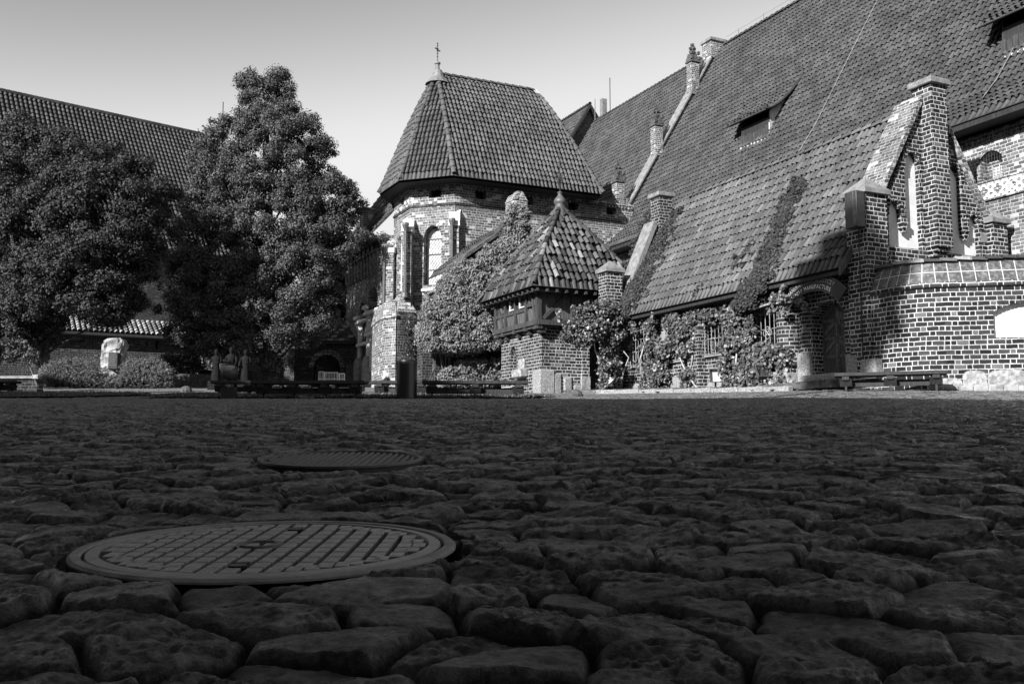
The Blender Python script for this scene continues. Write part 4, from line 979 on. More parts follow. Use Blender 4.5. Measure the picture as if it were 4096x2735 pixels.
MB().prism([f_end(nl[0]-.06,nl[1]-.1,-.04),f_end(nr[0]+.06,nl[1]-.1,-.04),f_end(nr[0]+.06,nl[1]-.02,-.04),f_end(nl[0]-.06,nl[1]-.02,-.04)],f_end(0,0,.2)-f_end(0,0,0)).build('niche_sill',M['stone_dark'],chap)
u0_,u1_=wl[0],wr[0]; v0_,v1_=wl[1]+.1,wt[1]
gp_=MB(); gp_.prism([f_diag(u,v,.36) for u,v in arch(u0_+.02,u1_-.02,v0_+.02,v1_-.05,'pointed')],f_diag(0,0,.02)-f_diag(0,0,0)); gl=gp_.build('window',M['glass_pale'],chap)
m=MB(); dv=f_diag(0,0,.012)-f_diag(0,0,0); W_=u1_-u0_
def clipin(p,q):
    return p,q
st=.19; 
for s in (1,-1):
    for k in range(-30,60):
        c=v0_+k*st; seg_=[]
        for t in np.linspace(0,1,9):
            u=u0_+.15+(W_-.2)*t; v=c+s*(u-u0_)*1.35
            seg_.append((u,v))
        for (a,b_),(c2,d2) in zip(seg_[:-1],seg_[1:]):
            if min(b_,d2)<v0_+.05: continue
            um=(a+c2)/2; lim=v1_-.1-abs(um-(u0_+u1_)/2)**1.6*2.2*(1.0)
            if max(b_,d2)>lim-.05: continue
            m.prism([f_diag(a,b_-.011,.33),f_diag(c2,d2-.011,.33),f_diag(c2,d2+.011,.33),f_diag(a,b_+.011,.33)],dv)
m.build('lattice',M['iron'],gl)
m=MB()
for u in (u0_+.05,u1_-.04,(u0_+u1_)/2+.0): m.prism([f_diag(u-.03,v0_,.3),f_diag(u+.03,v0_,.3),f_diag(u+.03,v1_-.5 if abs(u-(u0_+u1_)/2)>.1 else v0_+.01,.3),f_diag(u-.03,v1_-.5 if abs(u-(u0_+u1_)/2)>.1 else v0_+.01,.3)],dv*5)
for v in np.linspace(v0_+.05,v1_-.55,4): m.prism([f_diag(u0_,v-.02,.3),f_diag(u1_,v-.02,.3),f_diag(u1_,v+.02,.3),f_diag(u0_,v+.02,.3)],dv*3)
m.build('window_frame',M['coping'],gl)
m=MB(); m.prism([f_diag(u0_-.05,v0_-.28,-.12),f_diag(u0_-.05,v0_-.2,-.12),f_diag(u0_-.05,v0_+.02,.3),f_diag(u0_-.05,v0_-.28,.3)],f_diag(W_+.1,0,0)-f_diag(0,0,0)); m.build('window_sill',M['stone_pale'],chap)
# roof
th_=edge3
E=[(39.6,16.15),(41.45,14.25),(44.1,14.2),(46.5,16.2)]; TL=(43.2,16.7); TR=(43.2,21.95)
croofc=roof(chap,M['tile_tower'],[(E[0],(39.6,23.75),TL,TR,TZ),(E[1],E[0],TL,TL,TZ),(E[2],E[1],TL,TL,TZ),(E[3],E[2],TL,TL,TZ),((39.6,23.75),(46.8,23.75),TR,TR,TZ),(E[3],(46.8,23.75),TL,TR,TZ)],
 [edge3(E[0],TL,TZ,.05),edge3(E[1],TL,TZ,.05),edge3(E[2],TL,TZ,.05),edge3((39.6,23.75),TR,TZ,.05),(edge3(TL,TR,[(0,18.35),(1,18.35)],.05),.1)],pw=.205,cl=.335,r=.075)
m=MB(); 
for i in range(len(E)-1): pass
m.add([L(*e,12.3) for e in E]+[L(46.8,23.75,12.3),L(39.6,23.75,12.3)],[(0,1,2,3,4,5)]); m.build('eave_soffit',M['wood_black'],croofc)
m=MB(); m.tube([p+ZX*.06+AX*-.03 for p in edge3((39.6,23.75),TR,TZ,.1)],.02,4); m.tube([p+ZX*.07 for p in edge3(E[0],TL,TZ,.1)],.016,4); m.build('lightning_conductor',M['lead_light'],croofc)
MB().lathe(L(43.2,16.75,0),[(.62,17.85),(.33,18.2),(.2,18.55),(0,18.6)],12).build('lead_cap',M['lead'],croofc)
m=MB(); c=L(43.2,16.72,0); m.lathe(c,[(.13,18.3),(.1,18.84),(.15,18.88),(.15,18.94),(.05,18.99),(0,18.99)],10); fin=m.build('finial_post',M['lead'],croofc)
m=MB(); m.tube([c+ZX*18.95,c+ZX*19.95],.022,5); d=BX*.8+AX*.6
m.tube([c+ZX*19.6-d*.2,c+ZX*19.6+d*.2],.024,5)
for p in (c+ZX*19.6-d*.2,c+ZX*19.6+d*.2,c+ZX*19.8,c+ZX*19.4,c+ZX*19.25,c+ZX*19.9,c+ZX*19.6): m.lathe(p,[(0,-.04),(.045,0),(0,.04)],8)
for s in (-1,1): 
    for t in (-1,1): m.tube([c+ZX*19.6,c+ZX*(19.6+.1*s)+d*.1*t],.012,4)
m.build('cross',M['metal'],fin)
# buttresses with pale stepped caps
def butt(corner,dirv,depth,width,z0,zt,cap=True,mat='brick_tower',taper=.0):
    d=np.array(dirv,float); d/=np.linalg.norm(d); n=np.array([-d[1],d[0]]); c=np.array(corner)
    P=lambda s,t,z: L(*(c+d*s+n*t),z)
    m=MB(); w=width/2
    m.prism([P(depth,-w,z0),P(depth,w,z0),P(depth,w,zt),P(depth,-w,zt)],P(-.3,0,0)-P(depth,0,0)); o=m.build('buttress',M[mat],chap)
    if cap:
        m=MB(); e=.04; m.prism([P(depth+.05,-w-e,zt),P(-.2,-w-e,zt),P(-.2,-w-e,zt+.85),P(depth*.35,-w-e,zt+.62),P(depth*.6,-w-e,zt+.3),P(depth+.05,-w-e,zt+.22)],P(0,2*w+2*e,0)-P(0,0,0)); m.build('cap_stone',M['stone_pale'],o)
    return P
PB=butt((42.05,15.0),(-.9,-.5),.8,.40,2,10.1); butt((40.5,16.56),(-1,-.6),.12,.42,2,10.35); butt((44.3,15.0),(-.9,-.75),.55,.42,2,9.6)
butt((40.5,22.6),(-1,0),.35,.6,2,10.0)
# lower polygonal base of the buttress group with sloping weathering
def base_block(cs,z0,z1,zs,shrink,mat='brick_tower'):
    cx=sum(p[0] for p in cs)/len(cs); cy=sum(p[1] for p in cs)/len(cs); m=MB(); poly_wall(m,cs,z0,z1); o=m.build('base_block',M[mat],chap)
    top=[(cx+(p[0]-cx)*shrink,cy+(p[1]-cy)*shrink) for p in cs]; big=[(cx+(p[0]-cx)*1.07,cy+(p[1]-cy)*1.07) for p in cs]; n=len(cs); m=MB()
    m.add([L(*p,z1-.0) for p in big]+[L(*p,z1+.08) for p in big]+[L(*p,zs) for p in top],[(i,(i+1)%n,(i+1)%n+n,i+n) for i in range(n)]+[(i+n,(i+1)%n+n,(i+1)%n+2*n,i+2*n) for i in range(n)]+[tuple(range(2*n,3*n)),tuple(range(n-1,-1,-1))]); m.build('weathering',M['brick_great'],o)
base_block([(41.2,14.1),(41.9,13.75),(43.2,13.9),(44.9,14.2),(44.9,15.3),(41.8,15.3)],2,6.2,6.95,.86)
base_block([(41.2,15.0),(41.2,14.2),(41.8,13.85),(42.2,14.4),(42.0,15.3)],2,6.45,7.2,.35,'brick_wall')
for cc,z0,z1 in (((41.2,14.5),7.2,10.2),((40.28,16.35),4.5,10.4),((44.0,14.45),6.8,9.6)):
    m=MB(); m.tube([L(*cc,z0),L(*cc,z1)],.07,7); m.lathe(L(*cc,z1-.1),[(.08,0),(.15,.25),(.15,.35),(.0,.36)],8); m.lathe(L(*cc,z0-.1),[(.16,0),(.12,.2),(.07,.25)],8); m.build('corner_shaft',M['iron'],chap)
# ================================================================== PORCH WING left of the chapel
por=thing('porch_wing','narrow brick porch wing with round arches and pale carved columns, left of the chapel','porch',L(48,14.5,3.6))
fp=fB(14.5)
def pp(x,y): q=ab(onb(x,y,14.5)); return q[0],q[2]
A1=pp(1482,1200); A1b=pp(1528,1170)
ar=[arch(45.0,46.5,6.4,8.55,'round'),arch(46.85,48.0,6.2,8.25,'round'),arch(48.5,49.4,7.0,8.0,'round')]
m=MB(); m.holed([(44.6,6.2-.01),(50.4,6.19),(50.4,9.9),(44.6,9.9)],[],fp,0,.02) if False else None
out=[(44.6,10.4),(44.6,7.4)]
# arcade wall: outline with arch soffits open below
pts=[(50.4,2.0),(50.4,10.6),(44.55,10.6),(44.55,7.3),(44.9,7.3)]
def soff(u0,u1,zs):
    c=(u0+u1)/2;r=(u1-u0)/2; return [(c-r*math.cos(math.pi*i/12),zs+r*math.sin(math.pi*i/12)) for i in range(13)]
pts+=soff(44.95,46.55,7.45)+soff(46.85,48.05,7.15)+[(48.1,7.0),(48.1,6.9)]
pts+=[(48.1,2.0)]
m=MB(); m.prism([fp(u,v,0) for u,v in pts],BX*.5); pw_=m.build('wall',M['brick_tower'],por)
nm=MB(); nm.prism([fp(u,v,-.02) for u,v in soff(48.6,49.5,6.9)],BX*.1); nm.build('blind_arch',M['black'],pw_)
for u0,u1,zs in ((44.95,46.55,7.45),(46.85,48.05,7.15)):
    m=MB(); voussoirs(m,[(u1,zs),(u0,zs)]+soff(u0,u1,zs)[::-1],fp,.2,-.03,.1,.1,skip_below=zs-.01); m.build('arch_bricks',M['brick_great'],pw_)
m=MB()
for i in range(22): u=44.7+i*.26; m.box(u,u+.11,14.38,14.5,9.0,10.0) if i%2 else m.box(u,u+.11,14.36,14.5,8.85,9.75)
m.build('dentil_strips',M['brick_great'],pw_)
m=MB()
for i in range(8): u=44.9+i*.7; m.box(u,u+.4,14.42,14.5,10.1,10.4)
m.build('attic_windows',M['black'],pw_)
def column(u,z0,z1,r,ped):
    m=MB(); c=L(u,14.62,0); m.lathe(c,[(r,z0),(r*.95,z1)],14); o=m.build('column',M['plaster'],por,smooth=True)
    m=MB(); m.lathe(c,[(r*.95,z1),(r*1.5,z1+.12),(r*1.7,z1+.3),(r*2.1,z1+.34)],14); m.wbox(c+ZX*(z1+.42),(.62,.62,.16),R(25.6)); m.build('capital',M['plaster'],o)
    m=MB(); m.lathe(c,[(ped,2.5),(ped,z0-.3),(ped*.85,z0-.15),(ped*.7,z0)],8); m.build('pedestal',M['stone'],o); return o
column(46.7,4.95,6.95,.15,.36); column(48.15,5.0,6.6,.14,.34)
m=MB(); m.box(44.6,46.9,14.35,14.9,6.98,7.12); m.box(46.6,48.2,14.35,14.9,6.7,6.84); m.box(44.6,46.9,14.4,14.9,5.95,6.1); m.box(46.7,48.2,14.4,14.9,5.55,5.7)
for u in (45.0,45.45,45.9,46.35): m.box(u-.05,u+.05,14.55,14.75,4.2,6.95)
m.build('stone_beams',M['plaster'],por)
m=MB()
for u in (46.9,47.3,47.7): m.box(u-.05,u+.05,14.6,14.8,3.6,6.7)
for z in (4.4,5.0,5.5): m.box(46.8,48.0,14.6,14.75,z,z+.06)
m.build('timber_screen',M['wood_mid'],por)
MB().box(44.5,50.2,15.4,15.6,2.5,9.5).build('inner_wall',M['stone_dark'],por)
PZ=[(0,10.55),(.3,11.7),(1,15.3)]
proof=roof(por,M['tile_great'],[((44.4,13.9),(51.6,13.9),(44.4,17.4),(51.6,17.4),PZ)])
MB().box(44.4,50.4,14.0,14.6,10.35,10.5).build('eave_soffit',M['wood_black'],proof)
MB().box(44.5,51,15,17.3,2,10.6).build('rear_wall',M['stone_dark'],por)
m=MB(); cpt=at(1466,870,50); q=ab(cpt); m.box(q[0]-.3,q[0]+.3,q[1]-.27,q[1]+.27,9,cpt.z+.35); c=m.build('chimney',M['brick_great'],proof); MB().box(q[0]-.36,q[0]+.36,q[1]-.33,q[1]+.33,cpt.z+.35,cpt.z+.45).build('chimney_cap',M['brick_great'],c)
# ================================================================== IVY ANNEX
IA=37.6
annex=thing('gabled_annex','low brick annex with raking tiled coping and small crow-stepped pinnacle, almost hidden by ivy','annex',L(38,18,2.7))
def pa(x,y,a=IA): q=ab(ona(x,y,a)); return q[1],q[2]
gpts=[pa(*p) for p in ((1700,1560),(1700,1340),(1790,1160),(1868,1040),(1985,950),(2050,860),(2062,800),(2095,800),(2110,860),(2125,1560))]
m=MB(); m.prism([L(IA+.3,u,v) for u,v in gpts],AX*.6); m.build('wall',M['brick_wall'],annex)
pc=pa(2078,800); m=MB(); m.box(IA-.1,IA+.7,pc[0]-.33,pc[0]+.33,pc[1]-1.4,pc[1]-.05); m.prism([L(IA-.12,pc[0]-.36,pc[1]-.05),L(IA-.12,pc[0]-.2,pc[1]+.28),L(IA-.12,pc[0]-.05,pc[1]+.05)],AX*.85); m.prism([L(IA-.12,pc[0]-.1,pc[1]-.05),L(IA-.12,pc[0]+.12,pc[1]+.32),L(IA-.12,pc[0]+.36,pc[1]-.05)],AX*.85); m.box(IA+.1,IA+.5,pc[0]-.05,pc[0]+.2,pc[1],pc[1]+.42); m.build('pinnacle',M['brick_great'],annex)
r0=pa(1840,1040);r1=pa(1990,935)
rf=roof(annex,M['tile_great'],[((IA+.9,r0[0]-.4),(40.4,r0[0]-.4),(IA+.9,r1[0]+.4),(40.4,r1[0]+.4),[(0,r0[1]-.4),(1,r1[1]+.35)])])
m=MB(); e0_=pa(1795,1150);e1_=pa(1866,1030);e2_=pa(1990,945)
for (u0,v0),(u1,v1) in ((e0_,e1_),(e1_,e2_)): m.prism([L(IA+.05,u0,v0),L(IA+.05,u1,v1),L(IA+.05,u1,v1+.16),L(IA+.05,u0,v0+.16)],AX*1.1)
m.build('raking_coping',M['stone_dark'],annex)
ipoly=[(1672,1300),(1698,1205),(1735,1155),(1790,1085),(1845,1050),(1900,1045),(1950,985),(2000,960),(2022,905),(2030,850),(2050,825),(2085,820),(2108,850),(2114,920),(2118,970),(2160,1010),(2160,1200),(2100,1330),(2060,1400),(2040,1440),(2035,1540),(1760,1540),(1760,1450),(1745,1400),(1690,1390),(1665,1350)]
ivy=thing('ivy_mass','dense pale-leaved ivy smothering the annex gable between chapel and timbered turret','ivy',L(IA,17,2.7))
cen=[];rad=[]
holep=[(1670,1405),(1740,1400),(1800,1420),(1900,1395),(2050,1390),(2150,1300),(2150,1420),(2040,1425),(1950,1450),(1850,1440),(1790,1480),(1690,1545),(1600,1545)]
while len(cen)<1150:
    x=random.uniform(1665,2160);y=random.uniform(818,1540); q1_=np.array([x]);q2_=np.array([y])
    if not inpoly(q1_,q2_,ipoly)[0] or (inpoly(q1_,q2_,holep)[0] and random.random()<.93): continue
    e0,e1=rowext(ipoly,y); ed=min(x-e0,e1-x)/60.; bul=.2+.7*min(1,max(0,(y-900)/420))*(1 if y<1405 else .2)*min(1,ed+.25)
    p=ona(x,y,IA+.25-bul-random.uniform(0,.22)); cen.append(tuple(p)); rad.append(random.uniform(.2,.34)*(.75 if ed<.3 else 1))
P,N=clumps(cen,rad,330,.7,.55); kf=(P@np.array(AX))<IA+.5; P=P[kf];N=N[kf]; N=N*.8+np.array([-.35,-.35,.35])
leafmesh('foliage',P,N,.12,M['leaf_ivy'],ivy,asp=.5,jn=.3,droop=1.6)
m=MB()
for i in range(26):
    x0=random.uniform(1700,2040); p=ona(x0,1545,IA-.1); q=ona(x0+random.uniform(-60,60),random.uniform(1250,1420),IA); m.tube([p,p.lerp(q,.5)+Vector((random.uniform(-.15,.15),0,0)),q],[.035,.025,.012],5)
m.build('stems',M['bark'],ivy)
# pinnacle-topped dark shrub side near the chapel buttress
ds=thing('shaded_shrub','dark leafy shrub in shade between the chapel buttress and the ivy mass','shrub',at(1660,1540,41.5))
cen=[at(x_,y_,41.3+random.uniform(-.4,.4)) for x_,y_ in [(random.uniform(1620,1700),random.uniform(1260,1430)) for _ in range(34)]]
P,N=clumps(cen,[random.uniform(.2,.35) for _ in cen],110); leafmesh('foliage',P,N,.1,M['leaf_dark'],ds)
MB().tube([at(1665,1540,41.5),at(1660,1450,41.4),at(1650,1350,41.3)],[.06,.05,.03],6).build('stem',M['bark'],ds)
# ================================================================== TIMBERED TURRET
tur=thing('timbered_turret','small square brick turret with overhanging half-timbered box and mottled pyramid tile roof with bulbous finial','turret',L(32,17.3,2.4))
ta,tb_=30.6,15.8; tA,tB=33.9,17.5
Wf=fB(tb_); 
dl=onb(2042,1525,tb_); dr2=onb(2066,1525,tb_); dt=onb(2052,1385,tb_); ndo=arch(ab(dr2)[0],ab(dl)[0],ab(dl)[2]-.05,ab(dt)[2],'pointed')
m=MB(); m.holed([(ta,2.0),(tA,2.0),(tA,4.9),(ta,4.9)],[ndo],Wf,0,.35); w1=m.build('wall',M['brick_turret'],tur)
m=MB(); m.box(ta,tA,tb_+.37,tB,2.0,4.9); m.box(ta,ta+.36,tb_+.003,tb_+.36,2.0,4.9); m.build('wall_core',M['brick_turret'],tur)
MB().box(ta+.02,tA,tb_+.3,tb_+.36,2.4,4.6).build('niche_back',M['stone'],w1)
m=MB(); voussoirs(m,ndo,Wf,.13,-.02,.05,.08,skip_below=ndo[2][1]-.3); m.build('niche_arch',M['brick_turret'],w1)
MB().box(ta-.06,ta+.5,tB-.12,tB+.18,3.0,4.1).build('gate_pilaster',M['brick_turret'],tur)
MB().box(ta-.08,ta+.5,tB-.14,tB+.2,2.0,3.0).build('pilaster_base',M['stone_plinth'],tur)
for (c,d) in ((L(ta+.24,tb_+.20,2.55),(.62,.6,1.3)),(L(ta+.06,tb_+.62,2.6),(.32,.22,.95)),(L(ta+.06,tb_+1.03,2.5),(.34,.22,.9)),(L(ta+.07,tb_+1.42,2.35),(.34,.22,.7))):
    o=MB().wbox(c,d,R(25.6)+random.uniform(-.03,.03)).build('foot_boulder',M['stone_plinth'] if c.z==2.55 and d[0]>.5 else M['granite'],tur,bevel=.05)
# bracketed stone basin on lit face
bp=onb(2092,1505,tb_); 
MB().wbox(bp+BX*-.15+ZX*.1,(.3,.75,.3),R(25.6)).build('stone_trough',M['stone_plinth'],tur,bevel=.04)
MB().wbox(bp+BX*-.05+ZX*.38,(.12,.45,.5),R(25.6)).build('trough_back',M['stone_plinth'],tur,bevel=.04)
# timber box
ba,bb=30.3,15.5; bA,bB=33.85,19.1; z0,z1=4.72,6.35
bxm=MB(); bxm.box(ba+.08,bA-.05,bb+.08,bB,z0+.1,z1); tbx=bxm.build('timber_box',M['wood_mid'],tur)
m=MB()
def beam(mb,fr,u0,v0,u1,v1,w,d=.1,off=-.02):
    p=np.array((u0,v0));q=np.array((u1,v1)); t=(q-p)/np.linalg.norm(q-p); n=np.array([-t[1],t[0]])*w/2
    mb.prism([fr(*(p-n),off),fr(*(q-n),off),fr(*(q+n),off),fr(*(p+n),off)],fr(0,0,d)-fr(0,0,0))
fL=fB(bb); fR=fA(ba)
us=np.linspace(ba+.07,bA-.07,5)
for i,u in enumerate(us): beam(m,fL,u,z0,u,z1-.15,.14,.12,-.03)
beam(m,fL,ba,z0+.08,bA,z0+.08,.17,.12,-.05); beam(m,fL,ba,z1-.2,bA,z1-.2,.15,.12,-.04)
for i in range(4):
    zz=z0+.62+(.12 if i in(0,) else 0); beam(m,fL,us[i]+.07,zz,us[i+1]-.07,zz,.12,.1,-.015)
beam(m,fL,us[0]+.1,z0+.2,us[0]+.45,z1-.35,.12,.1,-.02) ; beam(m,fL,us[4]-.1,z1-.4,us[3]+.2,z0+.2,.12,.1,-.02)
for b_ in (15.57,16.9,18.2): beam(m,fR,b_,z0,b_,z1-.1,.14,.12,-.03)
beam(m,fR,bb,z0+.08,bB,z0+.08,.17,.12,-.05); beam(m,fR,15.7,z0+.2,16.8,z1-.4,.12,.1,-.02); beam(m,fR,16.9,z0+.75,18.2,z0+.75,.12,.1,-.015)
m.build('frame',M['wood_frame'],tbx)
m=MB()
for i in range(4):
    for j in range(9):
        x0=us[i]+.08+j*.09
        if x0+.1>us[i+1]-.06: break
        beam(m,fL,x0,z0+.18,x0+.12,z0+.56,.075,.05,.03); 
        if i in (0,3): beam(m,fL,x0,z0+.72,x0+.18,z1-.3,.075,.05,.03)
m.build('panel_boards',M['wood_mid'],tbx)
for i in (1,2):
    grid_window(tbx,us[i]+.12,us[i+1]-.3 if i==1 else us[i+1]-.34,z0+.75,z1-.32,fL,.01,1,1,'glass',.02,'wood_pale',name='window')
m=MB()
for i,u in enumerate((30.45,31.3,32.2,33.2,33.7)):
    m.box(u-.09,u+.09,bb-.02,tb_+.1,z0-.14,z0+.0); m.box(u-.08,u+.08,bb+.1,tb_+.05,z0-.26,z0-.14)
m.box(ba,bA,bb+.02,bb+.14,z0-.1,z0)
for b_ in (15.6,16.6,17.4): m.box(ba-.0,ta+.1,b_-.09,b_+.09,z0-.14,z0)
m.build('joist_brackets',M['wood_frame'],tbx)
KZ=[(0,5.98),(.2,6.72),(.45,7.68),(1,9.42)]
ct=(32.1,17.37); k_=[(29.8,15.07),(34.4,15.07),(34.4,19.67),(29.8,19.67)]
tr=roof(tur,M['tile_turret'],[(k_[1],k_[0],ct,ct,KZ),(k_[0],k_[3],ct,ct,KZ),(k_[3],k_[2],ct,ct,KZ),(k_[2],k_[1],ct,ct,KZ)],[(edge3(k_[0],ct,KZ,.04),.1,.36),(edge3(k_[1],ct,KZ,.04),.1,.36),(edge3(k_[3],ct,KZ,.04),.1,.36)],pw=.22,cl=.36,r=.085,jit=.014,lift=.045)
m=MB(); m.add([L(*p,5.9) for p in k_],[(0,1,2,3)]); m.build('eave_soffit',M['wood_black'],tr)
m=MB()
for i in range(12): b_=15.2+i*.38; m.box(29.8,31,b_,b_+.09,5.8,5.9)
for i in range(12): a_=29.9+i*.38; m.box(a_,a_+.09,15.1,16.2,5.8,5.9)
m.build('rafter_ends',M['wood_frame'],tr)
c=L(*ct,0)
m=MB(); m.lathe(c,[(.44,8.92),(.33,9.1),(.22,9.36),(.19,9.46),(.16,9.5),(.22,9.57),(.24,9.64),(.2,9.74),(.1,9.86),(.07,9.93),(.1,9.96),(.1,10.0),(0,10.03)],14); fn=m.build('finial',M['iron'],tr,smooth=True)
m=MB(); m.tube([c+ZX*10.0,c+ZX*11.15],.016,5)
for k2 in range(6):
    an=k2*math.pi/3; d=Vector((math.cos(an),math.sin(an),0))
    m.tube([c+ZX*10.15,c+ZX*10.4+d*.08,c+ZX*10.58+d*.18,c+ZX*10.6+d*.3],.011,4); m.tube([c+ZX*10.3,c+ZX*10.5+d*.06,c+ZX*10.72+d*.1,c+ZX*10.68+d*.16],.01,4)
m.build('weather_cross',M['metal'],fn)
# the turret stands 2 m behind the shop's end wall
KS=1.0588
def further(o):
    c=Vector((0,0,CH)); o.location=c+(o.location-c)*KS; o.scale=(KS,KS,KS)
further(tur)
# gate wall between turret and shop
gw_=thing('gateway','dark covered gateway with panelled wooden gate between the turret and the shop','gateway',L(31,18.4,2.5))
MB().box(31.6,31.8,17.5,19.6,2,5.5).build('rear_wall',M['black'],gw_)
MB().box(30.7,31.8,17.4,19.5,4.6,5.2).build('lintel',M['wood_black'],gw_)
gm=MB(); gm.box(31.0,31.08,17.66,18.95,2.5,4.1); gt=gm.build('gate',M['wood_mid'],gw_)
m=MB(); fG=fA(30.98)
for u0,v0,u1,v1 in ((17.7,2.5,17.7,4.1),(18.9,2.5,18.9,4.1),(17.7,2.6,18.9,2.6),(17.7,3.35,18.9,3.35),(17.7,4.0,18.9,4.0),(17.8,3.3,18.8,2.65)): beam(m,fG,u0,v0,u1,v1,.12,.05,0)
for uc,vc in ((18.3,2.98),(18.3,3.68)):
    for i in range(6):
        an=i*math.pi/3; beam(m,fG,uc+.24*math.cos(an),vc+.24*math.sin(an),uc+.24*math.cos(an+math.pi/3),vc+.24*math.sin(an+math.pi/3),.05,.04,-.005)
m.build('panel_mouldings',M['wood_frame'],gt)

further(gw_)
# ================================================================== LEFT BACKGROUND
far=thing('long_roofed_wing','very long castle wing with an immense dark ribbed tile roof behind the left trees','castle building',at(300,1500,95))
pL,pR=at(-500,258,80),at(1050,578,118)
d2=(pR-pL).normalized(); d2.z=0; d2.normalize(); nrm=Vector((-d2.y,d2.x,0))
def frF(u,n,z): p=Vector((pL.x,pL.y,0))+d2*u-nrm*(-n); return Vector((p.x,p.y,z))
Lr=(pR-pL).length; zt0,zt1=pL.z,pR.z; zr=(zt0+zt1)/2
# level ridge: solve the plan so that the ridge is horizontal
zr=33.5
def onz(x,y,z): r=ray(x,y); return r*((z-CH)/r.z)+ZX*CH
pL=onz(-300,300,zr); pR=onz(900,562,zr); d2=(pR-pL).normalized(); nrm=Vector((d2.y,-d2.x,0)); Lr=(pR-pL).length; Hr=15.; Dr=11.
V=[];F=[];k=0
cols=int(Lr/.42); rows=30
pw_=.42
for i in range(cols):
    c=pL+d2*(i+.5)*pw_
    rr=.15
    for j in range(rows):
        p0=c+nrm*(Dr*(1-j/rows))-ZX*(Hr*(1-j/rows)); p1=c+nrm*(Dr*(1-(j+1.05)/rows))-ZX*(Hr*(1-(j+1.05)/rows)); up=(nrm*Hr+ZX*Dr).normalized()
        for p,lf,sc2 in ((p0,.09,1),(p1,.0,.85)):
            for a in (0,.8,1.57,2.34,3.14): V.append(p+d2*math.cos(a)*rr*sc2+up*(math.sin(a)*rr*1.2*sc2+lf))
        for q in range(4): F.append((k+q+1,k+q,k+q+5,k+q+6))
        k+=10
fb=MB(); b0=pL+nrm*Dr-ZX*Hr; b1=pR+nrm*Dr-ZX*Hr; fb.prism([pL,b0,b0-ZX*.5-nrm*.5,pL-ZX*.5-nrm*.1],pR-pL); rf_=fb.build('roof',M['tile_base'],far)
mesh_np('roof_tiles',np.array([tuple(v) for v in V]),np.array(F),M['tile_far'],rf_)
m=MB(); m.prism([b0-nrm*1,b0-nrm*1-ZX*16,b0-nrm*4-ZX*16,b0-nrm*4],pR-pL); m.build('wall',M['brick_wall'],far)
m=MB(); 
for i in range(60): m.wbox(pL+d2*(i+.5)*Lr/60+ZX*.1,(Lr/60-.05,.5,.3),math.atan2(d2.y,d2.x))
m.build('ridge_tiles',M['tile_far'],rf_)
m=MB(); q=onz(888,560,33.5); m.tube([q,q+ZX*4.2],.05,4); m.build('lightning_rod',M['metal'],rf_)
# curtain wall with tiled wall-walk roof
cwa=math.radians(90-60.9); cd=Vector((math.cos(cwa),math.sin(cwa),0)); cn=Vector((cd.y,-cd.x,0)); C0=at(686,1350,56); C0.z=0
def fC(u,v,d): return Vector((C0.x+cd.x*u-cn.x*d,C0.y+cd.y*u-cn.y*d,v))
ze=at(686,1350,56).z
cur=thing('curtain_wall','long dark brick curtain wall with pale sunlit tiled wall-walk roof behind the boulder','castle wall',fC(-12,4,0))
def uC(x,y): p=onp(x,y,fC(0,0,0),cn); return (p-fC(0,0,0)).dot(cd),p.z
holes=[]
for x,y,w_ in ((303,1345,.8),(567,1360,.7),(687,1368,.65)): u,v=uC(x,y); holes.append([(u-w_/2,v-.28),(u+w_/2,v-.28),(u+w_/2,v+.25),(u-w_/2,v+.25)])
u,v=uC(627,1375); holes.append([(u-.07,v-.3),(u+.07,v-.3),(u+.07,v+.25),(u-.07,v+.25)])
m=MB(); m.holed([(-32,2),(1.2,2),(1.2,ze+.1),(-32,ze+.1)],holes,fC,0,.35); cwall=m.build('wall',M['brick_wall'],cur)
m=MB()
for x,y,w_ in ((303,1345,.8),(567,1360,.7),(687,1368,.65)): u,v=uC(x,y); m.prism([fC(u-w_/2,v-.25,.22),fC(u+w_/2,v-.25,.22),fC(u+w_/2,v+.25,.22),fC(u-w_/2,v+.25,.22)],fC(0,0,.05)-fC(0,0,0))
m.build('infill_panels',M['brick_great'],cwall)
V=[];F=[];k=0; zt=uC(700,1285)[1]+.05; dp=2.0
for i in range(int(33/.27)):
    u=-32+i*.27+.13
    for j in range(6):
        for f_,lf in ((j/6,.06),((j+1.08)/6,.0)):
            for a in (0,.78,1.57,2.35,3.14):
                p=fC(u,ze+(zt-ze)*f_+math.sin(a)*.1+lf,-.6+dp*f_)+cd*math.cos(a)*.1; V.append(tuple(p))
        for q in range(4): F.append((k+q+1,k+q,k+q+5,k+q+6))
        k+=10
m=MB(); m.prism([fC(-32,ze-.05,-.6),fC(-32,zt,dp-.6),fC(-32,ze-.4,dp-.6),fC(-32,ze-.15,-.6)],cd*33.2); cr=m.build('roof',M['tile_base'],cur); mesh_np('roof_tiles',np.array(V),np.array(F),M['tile_wall'],cr)
MB().prism([fC(-32,2,1.5),fC(-32,zt,1.5),fC(-32,zt,1.9),fC(-32,2,1.9)],cd*33.2).build('rear_wall',M['brick_wall'],cur)
